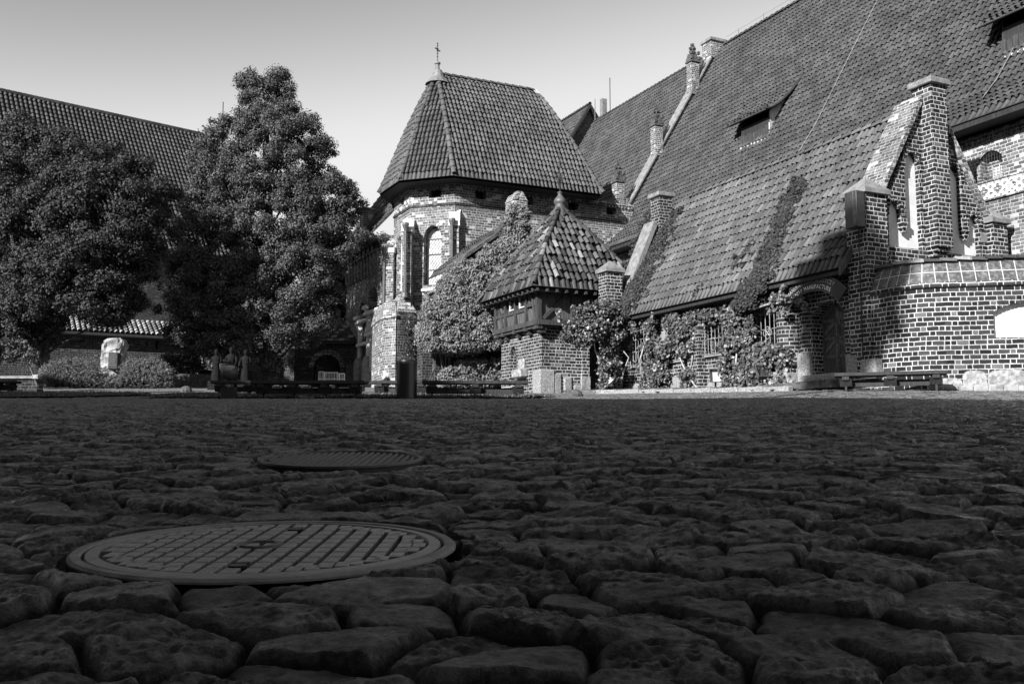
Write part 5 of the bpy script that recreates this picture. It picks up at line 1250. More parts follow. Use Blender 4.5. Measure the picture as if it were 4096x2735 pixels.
# lit brick pier and low dark wall right of it
prw=thing('brick_pier','sunlit pale brick pier with stepped stone cap beside the curtain wall end','brick pier',at(800,1480,52))
m=MB(); 
def bxY(mb,x0,x1,y0,y1,Y,d,rz=.15):
    p=at(x0,y1,Y);q=at(x1,y0,Y); mb.wbox(((p.x+q.x)/2,Y+d/2,(p.z+q.z)/2),(q.x-p.x,d,q.z-p.z),rz)
bxY(m,770,815,1270,1560,52,2.0,.5); m.build('upper_wall',M['brick_tower'],prw)
m=MB(); bxY(m,795,842,1375,1560,50,1.4,.5); o=m.build('wall',M['brick_tower'],prw); m=MB(); bxY(m,790,850,1362,1378,49.9,1.6,.5); m.build('cap_stone',M['stone_pale'],o)
bw=thing('rear_brick_wall','dark shaded brick wall standing behind the statues and the conical tree','brick wall',at(1000,1540,54))
m=MB(); bxY(m,795,1220,1395,1560,56,.6,.0); m.build('wall',M['brick_wall'],bw); m=MB(); bxY(m,840,1500,1150,1560,58,3,0); m.build('upper_wall',M['brick_wall'],bw)
lw=thing('low_wall','low dark brick wall with pale stone coping at the far left edge','low wall',at(80,1545,37))
m=MB(); bxY(m,-300,150,1512,1580,38,.5,.0); m.build('wall',M['brick_wall'],lw); m=MB(); bxY(m,-300,130,1503,1513,37.9,.7,0); bxY(m,128,152,1498,1514,37.9,.7,0); m.build('coping',M['stone'],lw)
dw=thing('shrub_bed_wall','low black-looking stone wall behind the lawn between bushes and statues','low wall',at(760,1500,46))
m=MB(); bxY(m,680,900,1495,1560,46,.6,.0); bxY(m,795,1000,1480,1560,48,.6,0); m.build('wall',M['stone_dark'],dw)
# portal lodge with shingled lean-to and deep arch
lod=thing('arched_gatehouse','shaded low brick gatehouse with a wide round arch and dappled shingle lean-to roof','gatehouse',at(1310,1540,50))
Yg=50.; fL2=lambda u,v,d: Vector((u,Yg+d,v))
pg0=at(1175,1540,Yg);pg1=at(1410,1540,Yg); zt_=at(1300,1368,Yg).z; ac=at(1306,1540,Yg).x; ar_=at(1360,1500,Yg).x-ac; zsp=at(1300,1470,Yg).z
hole2=[(ac-ar_,2.5),(ac+ar_,2.5)]+[(ac+ar_*math.cos(math.pi*i/14),zsp+ar_*1.0*math.sin(math.pi*i/14)) for i in range(15)]
m=MB(); m.holed([(pg0.x,2.4),(pg1.x+.6,2.4),(pg1.x+.6,zt_),(pg0.x,zt_)],[hole2],fL2,0,.5); lwal=m.build('wall',M['brick_wall'],lod)
m=MB(); voussoirs(m,hole2,fL2,.24,-.05,.2,.1,skip_below=zsp-.01); m.build('arch_bricks',M['brick_tower'],lwal)
MB().wbox((ac,Yg+1.2,3.9),(3.4,.2,3.6)).build('rear_wall',M['brick_wall'],lod); MB().wbox((ac+.1,Yg+1.08,zsp+.25),(.5,.05,.8)).build('window',M['black'],lod)
V=[];F=[];k=0; x0=at(1225,1290,Yg).x;x1=pg1.x+.1; z0_=zt_-.0;z1_=at(1300,1292,Yg+1.6).z
for j in range(6):
    for i in range(int((x1-x0)/.28)):
        f0=j/6;f1=(j+1.1)/6; xa=x0+i*.28+(j%2)*.14; lf=.04; zj=RNG.uniform(0,.02)
        V+=[(xa,Yg-.25+1.7*f0,z0_+(z1_-z0_)*f0+lf+zj),(xa+.27,Yg-.25+1.7*f0,z0_+(z1_-z0_)*f0+lf+zj),(xa+.27,Yg-.25+1.7*f1,z0_+(z1_-z0_)*f1),(xa,Yg-.25+1.7*f1,z0_+(z1_-z0_)*f1)]; F.append((k,k+1,k+2,k+3)); k+=4
m=MB(); m.prism([(x0,Yg-.3,z0_-.12),(x0,Yg-.3,z0_-.02),(x0,Yg+1.5,z1_-.02),(x0,Yg+1.5,z0_-.12)],(x1-x0,0,0)); lr=m.build('roof',M['wood_black'],lod); mesh_np('shingles',np.array(V),np.array(F),M['shingle'],lr)
MB().wbox((pg1.x-.05,Yg-.15,3.9),(.5,.3,1.6)).build('gate_pillar',M['stone_dark'],lod)
# slatted gate
fe=thing('slatted_gate','short pale wooden slatted gate across the shaded archway','gate',at(1325,1538,47))
m=MB(); p=at(1276,1540,47);q=at(1378,1540,47)
def fz(x,y): r_=at(x,y,47); return r_.x,r_.z
for xa,xb,ya,yb in ((1276,1296,1487,1490),(1300,1352,1490,1492),(1358,1378,1494,1492)):
    x_0,z_0=fz(xa,ya);x_1,z_1=fz(xb,ya); zb_=fz(xa,1532)[1]
    m.wbox(((x_0+x_1)/2,47,z_0),(x_1-x_0,.05,.05)); 
    n=max(2,int((x_1-x_0)/.07))
    for i in range(n+1):
        w2=.05 if i in (0,n) else .022; m.wbox((x_0+(x_1-x_0)*i/n,47,(z_0+zb_)/2),(w2,.03,z_0-zb_))
m.build('slats',M['wood_pale'],fe); fe2=MB(); fe2.wbox(((p.x+q.x)/2,47.03,fz(1300,1515)[1]),(q.x-p.x,.03,.05)); fe2.build('rail',M['wood_pale'],fe)
# ------------------------------------------------------------------ memorial boulder
bo=thing('memorial_boulder','tall rough-hewn upright memorial stone with dark metal plaque among juniper bushes','memorial stone',at(440,1530,36.3))
D_=1.744
out_=[(227,858),(229,820),(233,795),(236,781),(247,776),(262,774),(275,775),(282,781),(283,790),(279,800),(280,815),(281,835),(284,860),(270,872),(240,872)]
pts=[at(x*D_,y*D_,36.3) for x,y in out_]
import bmesh
me=bpy.data.meshes.new('stone'); bm=bmesh.new(); cx=sum(p.x for p in pts)/len(pts)
levels=14; zs=[p.z for p in pts]; zmin,zmax=min(zs),max(zs)-.02
def xext(z):
    xs=[]
    for i in range(len(pts)):
        a,b=pts[i],pts[(i+1)%len(pts)]
        if (a.z>z)!=(b.z>z): xs.append(a.x+(b.x-a.x)*(z-a.z)/(b.z-a.z))
    return (min(xs),max(xs)) if xs else (cx-.1,cx+.1)
V=[];nseg=28;nl=30
for i in range(nl+1):
    z=zmin+(zmax-zmin)*i/nl; x0,x1=xext(min(z,zmax-.02)); c=(x0+x1)/2; hw=(x1-x0)/2; dp_=.42*(1-.25*i/nl)
    for j in range(nseg):
        an=2*math.pi*j/nseg; ca,sa_=math.cos(an),math.sin(an); e=.45
        X=c+hw*abs(ca)**e*(1 if ca>0 else -1); Yy=36.6+dp_*abs(sa_)**e*(1 if sa_>0 else -1)
        nz=float(vnoise(np.array([an*1.6+z*2]),np.array([z*5.]),1.,31))-.5; nz2=float(vnoise(np.array([an*5.+z*3]),np.array([z*11.]),1.,32))-.5
        fl_=1 if (sa_<-.5 and .3<i/nl<.75 and abs(ca)<.6) else 1
        V.append((X+(nz*.06+nz2*.05)*ca,Yy+(nz*.22+nz2*.12)*sa_,z+.03*nz))
F=[(i*nseg+j,i*nseg+(j+1)%nseg,(i+1)*nseg+(j+1)%nseg,(i+1)*nseg+j) for i in range(nl) for j in range(nseg)]
k=len(V); V.append((cx,36.6,zmax+.03)); F+=[(nl*nseg+j,nl*nseg+(j+1)%nseg,k,k) for j in range(nseg)]
F4=[f for f in F if f[2]!=f[3]]; 
mb=MB(); mb.add([Vector(v) for v in V],F4+[(f[0],f[1],f[2]) for f in F if f[2]==f[3]]); mb.build('stone',plain('rough_granite',.16,.34,5,.85,.2,.06,7),bo)
pp0=at(433,1477,36.0);pp1=at(474,1410,36.0); MB().wbox(((pp0.x+pp1.x)/2,36.1,(pp0.z+pp1.z)/2),(pp1.x-pp0.x,.3,pp1.z-pp0.z),0).build('plaque',M['plaque'],bo,bevel=.02)
m=MB(); rnl=random.Random(3)
for i in range(6):
    z=pp1.z-.09-i*.075; w2=(pp1.x-pp0.x)*rnl.uniform(.5,.8)
    x=(pp0.x+pp1.x)/2-w2/2
    while x<(pp0.x+pp1.x)/2+w2/2: l=rnl.uniform(.03,.05); m.wbox((x,35.945,z),(l*.6,.01,.03)); x+=l
m.build('plaque_lettering',M['iron'],bo)
# ------------------------------------------------------------------ junipers
def juniper(name,label,poly,Y,n,seed):
    t=thing(name,label,'bush',at(sum(p[0] for p in poly)/len(poly),1545,Y),'juniper bushes around the memorial stone'); xs=[p[0] for p in poly];ys=[p[1] for p in poly]
    P=[];N=[];T=[]
    ax=RNG.uniform(min(xs),max(xs),n*3);ay=RNG.uniform(min(ys),max(ys),n*3); k=inpoly(ax,ay,poly); ax=ax[k][:n];ay=ay[k][:n]
    P=[];T=[]
    for x,y in zip(ax,ay):
        f=(y-min(ys))/(max(ys)-min(ys)); p=at(x,y,Y-.9*math.sin(min(1,f*1.3)*1.57)+random.uniform(-.3,.5)); d=Vector((random.gauss(.0,.5)+(.35 if x>sum(xs)/len(xs) else -.2),random.gauss(-.4,.3),random.uniform(.25,.9))).normalized()
        for q in range(9): P.append(p+d*(q*.045)+Vector((random.gauss(0,.02),random.gauss(0,.02),random.gauss(0,.02)-.004*q*q*.3))); T.append(tuple(d+Vector((random.gauss(0,.4),random.gauss(0,.4),random.gauss(0,.3)))))
    P=np.array([tuple(p) for p in P]); T=np.array(T); leafmesh('foliage',P,np.tile([-.3,-.6,.6],(len(P),1)),.085,M['juniper'],t,asp=.3,jn=.5,tip=T)
    m=MB(); 
    for i in range(14): x=random.choice(list(ax)); p=at(sum(xs)/len(xs)+random.uniform(-30,30),1548,Y); q=at(x,random.uniform(min(ys)+20,max(ys)),Y-.2); m.tube([p,q],[.04,.012],5)
    m.build('stems',M['bark'],t)
juniper('juniper_bush','spreading feathery juniper bush left of the memorial stone, beside the tree trunk',[(190,1550),(185,1500),(215,1465),(260,1450),(300,1452),(345,1455),(375,1468),(385,1500),(395,1525),(440,1532),(500,1552)],35.5,2600,1)
juniper('juniper_bush','spreading feathery juniper bush right of the memorial stone, below the ivy on the wall',[(470,1552),(480,1530),(505,1500),(510,1465),(540,1455),(600,1452),(640,1462),(662,1490),(672,1520),(668,1550)],35.3,2200,2)
# wall ivy right of the bushes
wi=thing('wall_creeper','dark glossy creeper climbing the curtain wall end beside the pale brick pier','climbing plant',at(720,1500,48))
cen=[];
for _ in range(90):
    x=random.uniform(655,800);y=random.uniform(1385,1498)
    if inpoly(np.array([x]),np.array([y]),[(650,1498),(655,1430),(700,1420),(740,1395),(800,1390),(810,1450),(780,1500)])[0]: cen.append(at(x,y,47.5+random.uniform(-.2,.2)))
P,N=clumps(cen,[random.uniform(.25,.45) for _ in cen],90); leafmesh('foliage',P,N,.12,M['leaf_vine'],wi); MB().tube([at(740,1545,47.6),at(735,1450,47.6)],.05,5).build('stem',M['bark'],wi)
# ================================================================== TREES
S=lambda L_:[(x*D_,y*D_) for x,y in L_]
t1=[(-60,300),(0,285),(40,270),(95,268),(105,300),(150,300),(185,322),(230,335),(270,325),(300,345),(330,345),(350,380),(385,392),(400,430),(412,450),(395,480),(400,520),(410,560),(372,600),(360,640),(345,660),(330,700),(305,735),(250,735),(205,728),(150,735),(145,770),(120,790),(100,800),(70,775),(40,800),(20,830),(-10,820),(-80,800)]
def trunkpts(pxs,Y,w): return [tuple(at(x*D_,y*D_,Y)) for x,y in pxs],w
tree('broadleaf_tree','broad round-crowned dark leafy tree with twin trunks at the left edge',S(t1),42.,[trunkpts([(110,886),(106,850),(102,800),(95,700),(110,560),(130,400)],42.,(.30,.22,.19,.16,.1,.03)),trunkpts([(104,886),(100,850),(92,790),(70,700),(30,560),(10,420)],42.2,(.28,.2,.17,.13,.08,.03))],M['leaf_tree2'],520,330,.108,rr=(.26,.64),branches=34)
t2=[(620,850),(560,838),(520,845),(470,830),(430,800),(390,780),(362,720),(352,690),(368,650),(360,600),(392,560),(395,500),(415,450),(420,400),(432,360),(455,345),(450,310),(478,300),(485,262),(505,250),(520,268),(545,270),(552,240),(548,200),(552,178),(575,162),(600,172),(632,165),(655,172),(672,195),(682,232),(680,262),(720,265),(752,300),(758,330),(790,330),(795,345),(765,355),(740,342),(760,385),(790,400),(815,432),(838,432),(835,470),(820,505),(862,530),(890,545),(860,570),(815,590),(790,620),(800,660),(775,700),(782,740),(750,780),(700,790),(660,800),(650,840)]
tree('maple_tree','tall pointed leafy tree with a ragged tapering crown in front of the curtain wall',S(t2),46.5,[trunkpts([(622,884),(618,850),(616,780),(622,600),(615,420),(612,260),(600,190)],46.5,(.4,.33,.29,.2,.14,.07,.02))],M['leaf_tree'],880,330,.102,rr=(.22,.6),branches=46,maxd=2.7)
sp=thing('low_branch_sapling','small low leafy branch clump hanging beside the twin trunks','shrub',at(70,1545,38))
cen=[at(random.uniform(10,135),random.uniform(1370,1440),38+random.uniform(-.5,.5)) for _ in range(26)]; P,N=clumps(cen,[random.uniform(.2,.32) for _ in cen],150); leafmesh('foliage',P,N,.12,M['leaf_tree'],sp); MB().tube([at(150,1545,38),at(110,1440,38),at(60,1400,38)],[.05,.03,.015],5).build('stem',M['bark'],sp)
dt_=thing('dark_background_tree','dark tree filling the gap between the conical tree and the porch','tree',at(1310,1530,56))
cen=[at(random.uniform(1230,1385),random.uniform(940,1330),54+random.uniform(-2,2)) for _ in range(150)]; P,N=clumps(cen,[random.uniform(.5,.9) for _ in cen],45); leafmesh('crown',P,N,.19,M['leaf_dark'],dt_); MB().tube([at(1310,1540,55),at(1310,1300,55),at(1300,1050,55)],[.3,.2,.08],8).build('trunk',M['bark'],dt_)
# ================================================================== VINES on the shop
def vine(name,label,blobs,stems,per=130,size=.13,mat='leaf_vine',group='vines climbing over the shop front'):
    """blobs: (world point, radius)"""
    c0=blobs[0][0]; t=thing(name,label,'climbing vine',(c0.x,c0.y,G(c0.x,c0.y)),group)
    P,N=clumps([b[0] for b in blobs],[b[1] for b in blobs],per,.9,.35); N=N*.6+np.array([-.55,-.6,.45]); leafmesh('foliage',P,N,size,M[mat],t,asp=.75,jn=.42,droop=.9)
    m=MB(); 
    for s_ in stems: m.tube(s_,[.035]*2+[.022]*(len(s_)-2) if len(s_)>2 else [.03]*len(s_),6)
    if stems: m.build('stems',M['stem'],t,smooth=True)
    return t
def wb(lst,b=19.15,n=1,rj=1.): # pixel blobs on wall plane: x0,x1,y0,y1,count,rad
    out=[]
    for x0,x1,y0,y1,cn_,r in lst:
        for _ in range(cn_): p=onb(random.uniform(x0,x1),random.uniform(y0,y1),b+random.uniform(-.22,.12)); out.append((p,r*random.uniform(.7,1.25)))
    return out
roof_n=(L(0,18.8,5.15)-L(0,21.75,9.75)).cross(AX).normalized()
def onroof(x,y):
    best=None; o=Vector((0,0,CH)); r=ray(x,y)
    for k in np.arange(20,48,.06):
        p=o+r*(k/r.y); a,b,z=ab(p)
        if b>18.75 and z<float(crp(a,min(b,21.75)).z)+.08: return p
        if b>21.9: break
    return None
def rb(lst):
    out=[]
    for pts,cn_,r,sp2 in lst:
        for _ in range(cn_):
            i=random.randrange(len(pts)-1); t=random.random(); x=pts[i][0]+(pts[i+1][0]-pts[i][0])*t+random.gauss(0,sp2); y=pts[i][1]+(pts[i+1][1]-pts[i][1])*t+random.gauss(0,sp2*.5); p=onroof(x,y)
            if p is not None: out.append((p,r*random.uniform(.7,1.25)))
    return out
st=lambda lst,b=19.1:[[onb(x,y,b) for x,y in s_] for s_ in lst]
# over the gate and left verge
b1=[]
for x0,x1,y0,y1,c_,r in ((2240,2300,1335,1365,5,.2),(2275,2360,1280,1370,16,.28),(2330,2450,1215,1350,46,.32),(2380,2500,1250,1330,22,.3),(2290,2330,1230,1270,5,.14),(2440,2490,1330,1370,10,.24),(2400,2470,1340,1470,16,.24),(2395,2470,1440,1565,22,.22),(2225,2245,1240,1280,4,.12)):
    for _ in range(c_): b1.append((ona(random.uniform(x0,x1),random.uniform(y0,y1),30.2+random.uniform(-.3,.25)),r*random.uniform(.75,1.2)))
vine('climbing_vine','thick vine hanging over the dark gateway between turret and shop',b1,[[ona(x,y,30.1) for x,y in s_] for s_ in (((2480,1560),(2490,1500),(2515,1430),(2490,1400)),((2470,1560),(2462,1510),(2400,1450),(2380,1400),(2375,1350)),((2455,1560),(2440,1480),(2410,1400)))],210,.105)
b2=rb([([(2675,860),(2620,960),(2575,1060),(2530,1150),(2475,1235)],900,.2,27)])
vine('climbing_vine','vine band covering the raking left parapet of the shop roof up to the chimney',b2,[[ona(x,y,30.3) for x,y in ((2515,1290),(2560,1150),(2640,980),(2700,870))]],700,.1,'leaf_roof')
eav=wb([(2480,2600,1275,1345,14,.2),(2600,2720,1250,1330,14,.2),(2560,2600,1340,1400,4,.15)])
vine('climbing_vine','vine column between the two leftmost grilled shop windows',wb([(2590,2665,1330,1460,14,.22),(2575,2670,1450,1560,24,.25)])+eav,st([((2600,1550),(2640,1460),(2650,1420),(2610,1340)),((2580,1560),(2560,1440),(2590,1330))]),210,.11)
vine('climbing_vine','vine column draped in front of the second window, left of the slim buttress',wb([(2680,2770,1260,1390,26,.24),(2700,2770,1380,1450,8,.2),(2725,2800,1480,1560,12,.2)]),st([((2790,1555),(2745,1490),(2715,1420),(2700,1300)),((2745,1550),(2770,1440),(2775,1290))]),210,.11)
vine('climbing_vine','large vine bush between the third and fourth windows reaching the eave',wb([(2900,2985,1330,1560,44,.26),(2985,3080,1390,1560,46,.25),(2900,3010,1225,1340,26,.24),(3080,3140,1400,1560,30,.22),(2780,2900,1245,1285,14,.16)],19.05),st([((2960,1555),(2940,1480),(2950,1380),(2930,1280)),((3010,1555),(2995,1450),(3000,1330))],18.95),210,.12)
vine('climbing_vine','thin leafy garland along the eave just left of the shop sign',wb([(3010,3150,1185,1245,14,.17),(3140,3225,1190,1235,9,.14),(3120,3140,1140,1190,3,.1)],19.0),st([((3000,1240),(3080,1215),(3200,1205))],18.95),190,.11)
vine('roof_vine','narrow vine running diagonally up the middle of the barrel-tiled shop roof',rb([([(2960,1230),(3020,1140),(3075,1050),(3110,960),(3150,850),(3205,740)],480,.19,14)]),[[q for q in (onroof(x,y) for x,y in ((2980,1200),(3040,1100),(3100,960),(3190,770))) if q]],750,.1,'leaf_roof')
vine('roof_vine','loose vine sprig spreading beside the diagonal vine on the shop roof',rb([([(2930,1080),(2975,1030),(3020,980)],16,.16,14)]),[],400,.11,'leaf_roof')
vine('roof_vine','tiny vine sprig at the eave in the middle of the shop roof',rb([([(2785,1175),(2815,1145)],5,.12,6)]),[],300,.11,'leaf_roof')
# ================================================================== SMALL THINGS
def bench(name,label,L_,group,loc,rz,W_=.52,Hh=.45,nsup=3,mat='wood_black'):
    t=thing(name,label,'bench',(0,0,0),group)
    m=MB()
    for i in range(4): m.wbox((0,-W_/2+W_*(i+.5)/4,Hh-.04),(L_,W_/4-.012,.08))
    m.build('seat',M[mat],t,bevel=.004)
    for i in range(nsup):
        x=-L_/2+.25+(L_-.5)*i/(nsup-1); m=MB(); m.wbox((x,0,Hh-.11),(.16,W_*.9,.12)); m.prism([(x-.14,-W_*.42,Hh-.14),(x-.14,W_*.42,Hh-.14),(x-.14,W_*.25,.13),(x-.14,-W_*.25,.13)],(.28,0,0)); o=m.build('trestle',M[mat],t)
        for s in (-1,1): MB().wbox((x,s*W_*.22,.03),(.05,.05,.22)).build('leg',M[mat],o)
    MB().wbox((0,0,.2),(L_-.3,.08,.15)).build('stretcher',M[mat],t)
    t.location=loc; t.rotation_euler=(0,0,rz); return t
def gl(p,dz=0): return (p.x,p.y,G(p.x,p.y)+dz)
def mid(x0,x1,y,Y): a,b=at(x0,y,Y),at(x1,y,Y); return (a+b)/2,(b-a).length
GR='dark slatted benches on the courtyard edge'
c,l=mid(1150,1455,1590,25.2); c,l=mid(1010,1462,1590,25.2); bench('long_bench','long black slatted bench left of the round litter bin, behind the globe lamp',l,GR,gl(c),-.0,nsup=4)
c,l=mid(1690,2112,1590,25.4); bench('long_bench','black slatted bench directly right of the round litter bin, before the timbered turret',l,GR,gl(c),.03)
c,l=mid(850,1260,1570,29.5); bench('long_bench','dark bench standing behind the long bench, half hidden below the tree',l,GR,gl(c),.02,nsup=4)
c,l=mid(1485,1720,1570,29.); bench('long_bench','short bench behind the litter bin at the foot of the chapel buttress',l,GR,gl(c),.0)
c,l=mid(1180,1470,1565,31.5); bench('long_bench','farthest low bench seen under the long bench near the archway',l,GR,gl(c),.0)
pR_=at(3560,1545,23.6); pL_=at(3395,1540,25.0); bench('weathered_bench','weathered plank bench standing against the curved brick wall by the shop door',2.5,GR,gl(at(3562,1545,23.7)),-.36,W_=.7,mat='wood_black',nsup=3)  # black wood stands in for the shadow lying on this bench
c,l=mid(-90,72,1545,34); bench('long_bench','black bench end cut off by the left picture edge',l,GR,gl(c),0)
# litter bin
bn=thing('litter_bin','tall black cylindrical litter bin standing between the two nearer benches','litter bin',gl(at(1627,1590,25.0)))
c=Vector(gl(at(1627,1590,25.0))); zt2=at(1627,1442,25.0).z-c.z
MB().lathe(c,[(.235,-.1),(.255,.02),(.255,zt2-.1),(.262,zt2-.1),(.262,zt2-.04),(.25,zt2),(.15,zt2+.015),(.15,zt2-.1),(0,zt2-.1)],40).build('body',plain('bin_paint',.01,.014,3,.35,.6),bn,smooth=False)
MB().lathe(c,[(.15,zt2+.012),(.175,zt2+.03),(.2,zt2+.012)],30).build('opening_rim',M['metal'],bn)
# globe lamp on cable box
lm=thing('globe_floodlight','round-headed floodlight on a short stem above a black square box on the cobbles','floodlight',gl(at(915,1598,24.6)))
c=Vector(gl(at(915,1598,24.6))); 
MB().wbox(c+ZX*.1,(.32,.3,.36)).build('base_box',M['black'],lm,bevel=.01)
m=MB(); m.tube([c+Vector((-.05,0,.2)),c+Vector((-.05,0,.52))],.012,5); m.tube([c+Vector((.05,0,.2)),c+Vector((.05,0,.52))],.012,5); m.build('stem',M['metal'],lm)
m=MB(); prf=[(.21*math.sin(t),-.21*math.cos(t)) for t in np.linspace(.05,math.pi-.05,14)]; m.lathe(c+ZX*.66,[(r_,z_*.95) for r_,z_ in prf],20); hd_=m.build('lamp_head',M['iron'],lm,smooth=True)
m=MB(); m.tube([c+Vector((.21*math.cos(t),-.03,.66+.21*math.sin(t))) for t in np.linspace(-.3,math.pi+.3,16)],.018,6); m.build('rim',M['metal'],hd_)
MB().lathe(c+Vector((-.02,-.10,.64)),[(.17*math.sin(t),.17*(1-math.cos(t))) for t in np.linspace(.1,1.6,8)],18).build('lens',plain('pale_lens',.4,.5,3,.3,.5),hd_,smooth=True)
m=MB(); m.tube([c+Vector((-.16,0,.2)),c+Vector((-.25,0,.2)),c+Vector((-.27,0,.08)),c+Vector((-.24,0,.0))],.01,5); m.build('cable',M['black'],lm)
# floodlights
def flood(label,p,rz,tilt,s=.42,body='iron',lens='glass_pale',stake=.25):
    t=thing('floodlight',label,'floodlight',gl(p),'square floodlights lighting the walls'); z0=G(p.x,p.y); c=Vector((p.x,p.y,z0+stake+s*.45)); Rm=Matrix.Rotation(rz,4,'Z')@Matrix.Rotation(tilt,4,'X')
    def pts(l): return [c+(Rm@Vector(q)) for q in l]
    h=s/2; d=s*.45
    m=MB(); fr_=[(-h,-d,-h),(h,-d,-h),(h,-d,h),(-h,-d,h)]; bk=[(-h*.6,d*.4,-h*.6),(h*.6,d*.4,-h*.6),(h*.6,d*.4,h*.6),(-h*.6,d*.4,h*.6)]; ib=[(q[0]*.85,-d*.2,q[2]*.85) for q in fr_]; fi=[(q[0]*.92,-d,q[2]*.92) for q in fr_]
    m.add(pts(fr_+bk+fi+ib),[(0,1,5,4),(1,2,6,5),(2,3,7,6),(3,0,4,7),(4,5,6,7),(0,1,9,8),(1,2,10,9),(2,3,11,10),(3,0,8,11),(8,9,13,12),(9,10,14,13),(10,11,15,14),(11,8,12,15)]); o=m.build('housing',M[body],t,fix=False)
    m=MB(); m.add(pts([(q[0],q[1]-.002,q[2]) for q in ib]),[(0,1,2,3)]); m.build('lens',M[lens],o)
    m=MB(); m.tube([Vector((p.x,p.y,z0-.1)),Vector((p.x,p.y,z0+stake+.04))],.03,6); m.lathe((p.x,p.y,z0-.05),[(.1,0),(.1,.16),(0,.17)],12); m.build('post',M['iron'],t); return t
flood('square floodlight facing out below the third grilled shop window',onb(2862,1530,18.75),R(0),R(-12),.43)
flood('tilted floodlight with dark open hood in front of the large vine bush',onb(3050,1535,18.75),R(8),R(-38),.45,lens='metal')
flood('pale ribbed floodlight by the vine stems right of the wooden gate',onb(2435,1560,18.2),R(60),R(-50),.42,body='lead_light')
flood('small dark floodlight at the foot of the chapel buttress',at(1548,1537,38),R(-60),R(-40),.4,body='metal',stake=.1)
flood('small white floodlight standing at the foot of the twin-trunk tree',at(163,1552,34.5),R(20),R(-10),.17,body='white',lens='metal',stake=.15)
bl=thing('bollard_light','tiny pale bollard light in the grass beside the far-left low wall','bollard light',at(103,1553,34)); MB().lathe(gl(at(103,1553,34)),[(.02,0),(.02,.2),(.06,.21),(.06,.26),(0,.27)],8).build('post',M['lead_light'],bl)
# stone fragment
o=MB().wbox(Vector(gl(at(1225,1597,24.3),.02)),(.42,.25,.1),.2,Matrix.Rotation(.15,3,'Y')).build('stone_fragment',M['stone_dark'],None,bevel=.03); tag(o,'flat broken stone slab lying before the long bench','stone')
for i,(x,y,Y) in enumerate(((745,1545,38),(2300,1588,28.5))):
    o=MB().lathe(gl(at(x,y,Y),0),[(.22,-.1),(.24,.05),(.17,.17),(.05,.22),(0,.22)],10).build('field_stone',M['stone_dark'],None); tag(o,['rounded pale field stone at the edge of the lawn near the dark low wall','small rounded field stone near the corner of the turret plinth'][i],'stone')
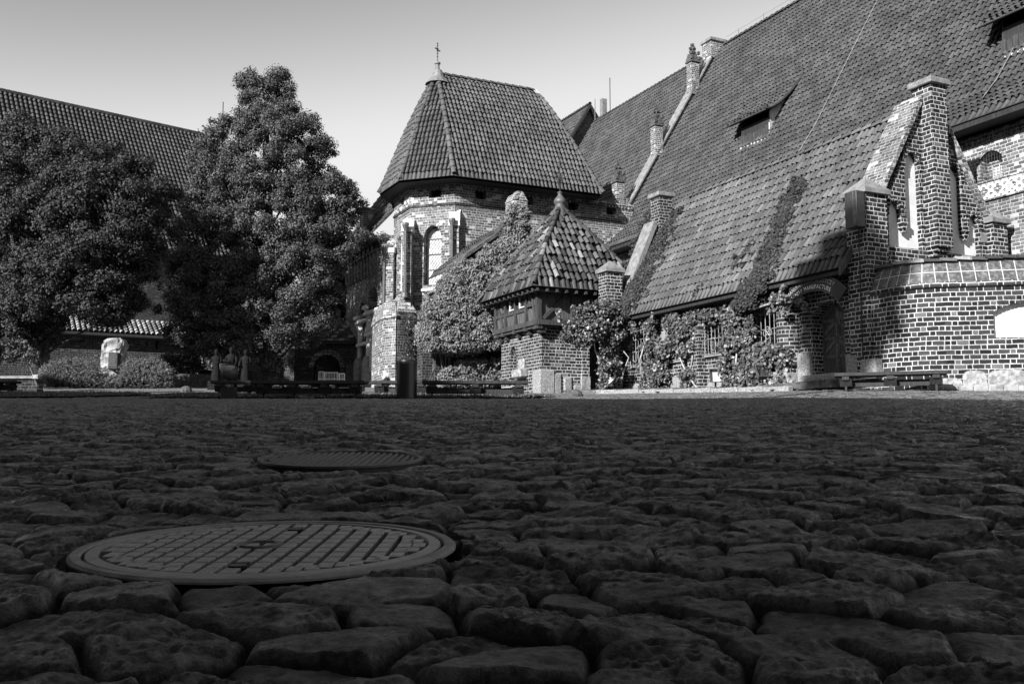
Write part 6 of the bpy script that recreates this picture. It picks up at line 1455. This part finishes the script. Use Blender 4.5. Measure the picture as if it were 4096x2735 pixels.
# statues
def statue(label,x,Y,h,ybase,arm):
    p=at(x,ybase,Y); t=thing('statue',label,'statue',p,'bronze knight statues by the lawn')
    m=MB(); prf=[(.24,0),(.25,.15),(.22,.5),(.19,.8),(.18,.98),(.22,1.15),(.27,1.34),(.22,1.45),(.09,1.5),(.075,1.55),(.11,1.6),(.125,1.7),(.115,1.8),(.06,1.88),(0,1.9)]
    k=h/1.9
    n=20; V=[];
    for r_,z_ in prf:
        for j in range(n):
            an=2*math.pi*j/n; fold=1+.10*math.sin(an*6)*(1 if z_<1 else .15); dep=.72 if z_<1.5 else .95
            V.append(p+Vector((r_*k*math.cos(an)*fold,r_*k*math.sin(an)*dep*fold,z_*k)))
    F=[(i*n+j,i*n+(j+1)%n,(i+1)*n+(j+1)%n,(i+1)*n+j) for i in range(len(prf)-1) for j in range(n)]
    m.add(V,F)
    for s in (-1,1):
        sh=p+Vector((s*.22*k,0,1.36*k)); el=p+Vector((s*.34*k,-.05*k,1.08*k)); ha=p+Vector((s*(.12 if s==arm else .3)*k,-.28*k,(1.05 if s==arm else .85)*k)); m.tube([sh,el,ha],[.085*k,.07*k,.05*k],7)
    m.build('body',M['bronze'],t,smooth=True)
    m=MB(); m.tube([p+Vector((arm*.12*k,-.3*k,1.2*k)),p+Vector((arm*.12*k,-.34*k,.1*k))],.025*k,5); m.wbox(p+Vector((arm*.12*k,-.31*k,1.08*k)),(.22*k,.03,.04)); m.build('sword',M['bronze'],t)
    MB().lathe(p-ZX*.5,[(.32,0),(.32,.5),(0,.5)],14).build('pedestal',M['bronze'],t)
statue('dark robed bronze statue leftmost of three, nearest the brick pier',862,41,1.35,1525,1)
statue('dark robed bronze statue in the middle of three, above the globe floodlight',922,41,1.4,1522,-1)
statue('dark robed bronze statue rightmost of three, beside the tree trunk',980,41,1.3,1522,1)
# ================================================================== BEHIND THE CAMERA: the wing whose shadow lies across the yard
sw_=thing('shading_wing','tall castle wing behind the photographer whose shadow covers the cobbles','castle building',(-2,-8,0))
SH=15.5; rzs=Matrix.Rotation(R(-38),3,'Z')
W_=lambda l:[rzs@Vector(v) for v in l]
m=MB(); m.add(W_([(-60,-3.5,-3),(60,-3.5,-3),(60,-18,-3),(-60,-18,-3),(-60,-3.5,SH-7),(60,-3.5,SH-7),(60,-18,SH-7),(-60,-18,SH-7)]),[(0,1,5,4),(1,2,6,5),(2,3,7,6),(3,0,4,7)]); m.build('wall',M['brick_wall'],sw_)
m=MB(); m.add(W_([(-61,-3.1,SH-7.3),(61,-3.1,SH-7.3),(61,-8.5,SH),(-61,-8.5,SH),(-61,-18.6,SH-7.3),(61,-18.6,SH-7.3)]),[(0,1,2,3),(3,2,5,4),(0,3,4),(1,5,2),(0,4,5,1)]); m.build('roof',M['tile_base'],sw_)
tt=thing('tall_tree','tall slender tree beside the photographer that dapples the shop door with shade','tree',(-11.4,3.,G(-11.4,3.)))
cen=[];rad=[]
T0=Vector((9.0,26.2,4.0))+SDIR*34
while len(cen)<75:
    v=Vector([random.uniform(-1,1) for _ in range(3)])
    if v.length<1: cen.append(tuple(T0+Vector((v.x*1.6,v.y*1.6,v.z*2.3)))); rad.append(random.uniform(.35,.6))
P,N=clumps(cen,rad,110); leafmesh('crown',P,N,.2,M['leaf_dark'],tt)
MB().tube([(T0.x,T0.y,0),(T0.x+.1,T0.y,8),(T0.x,T0.y,T0.z+1)],[.3,.22,.08],10).build('trunk',M['bark'],tt)
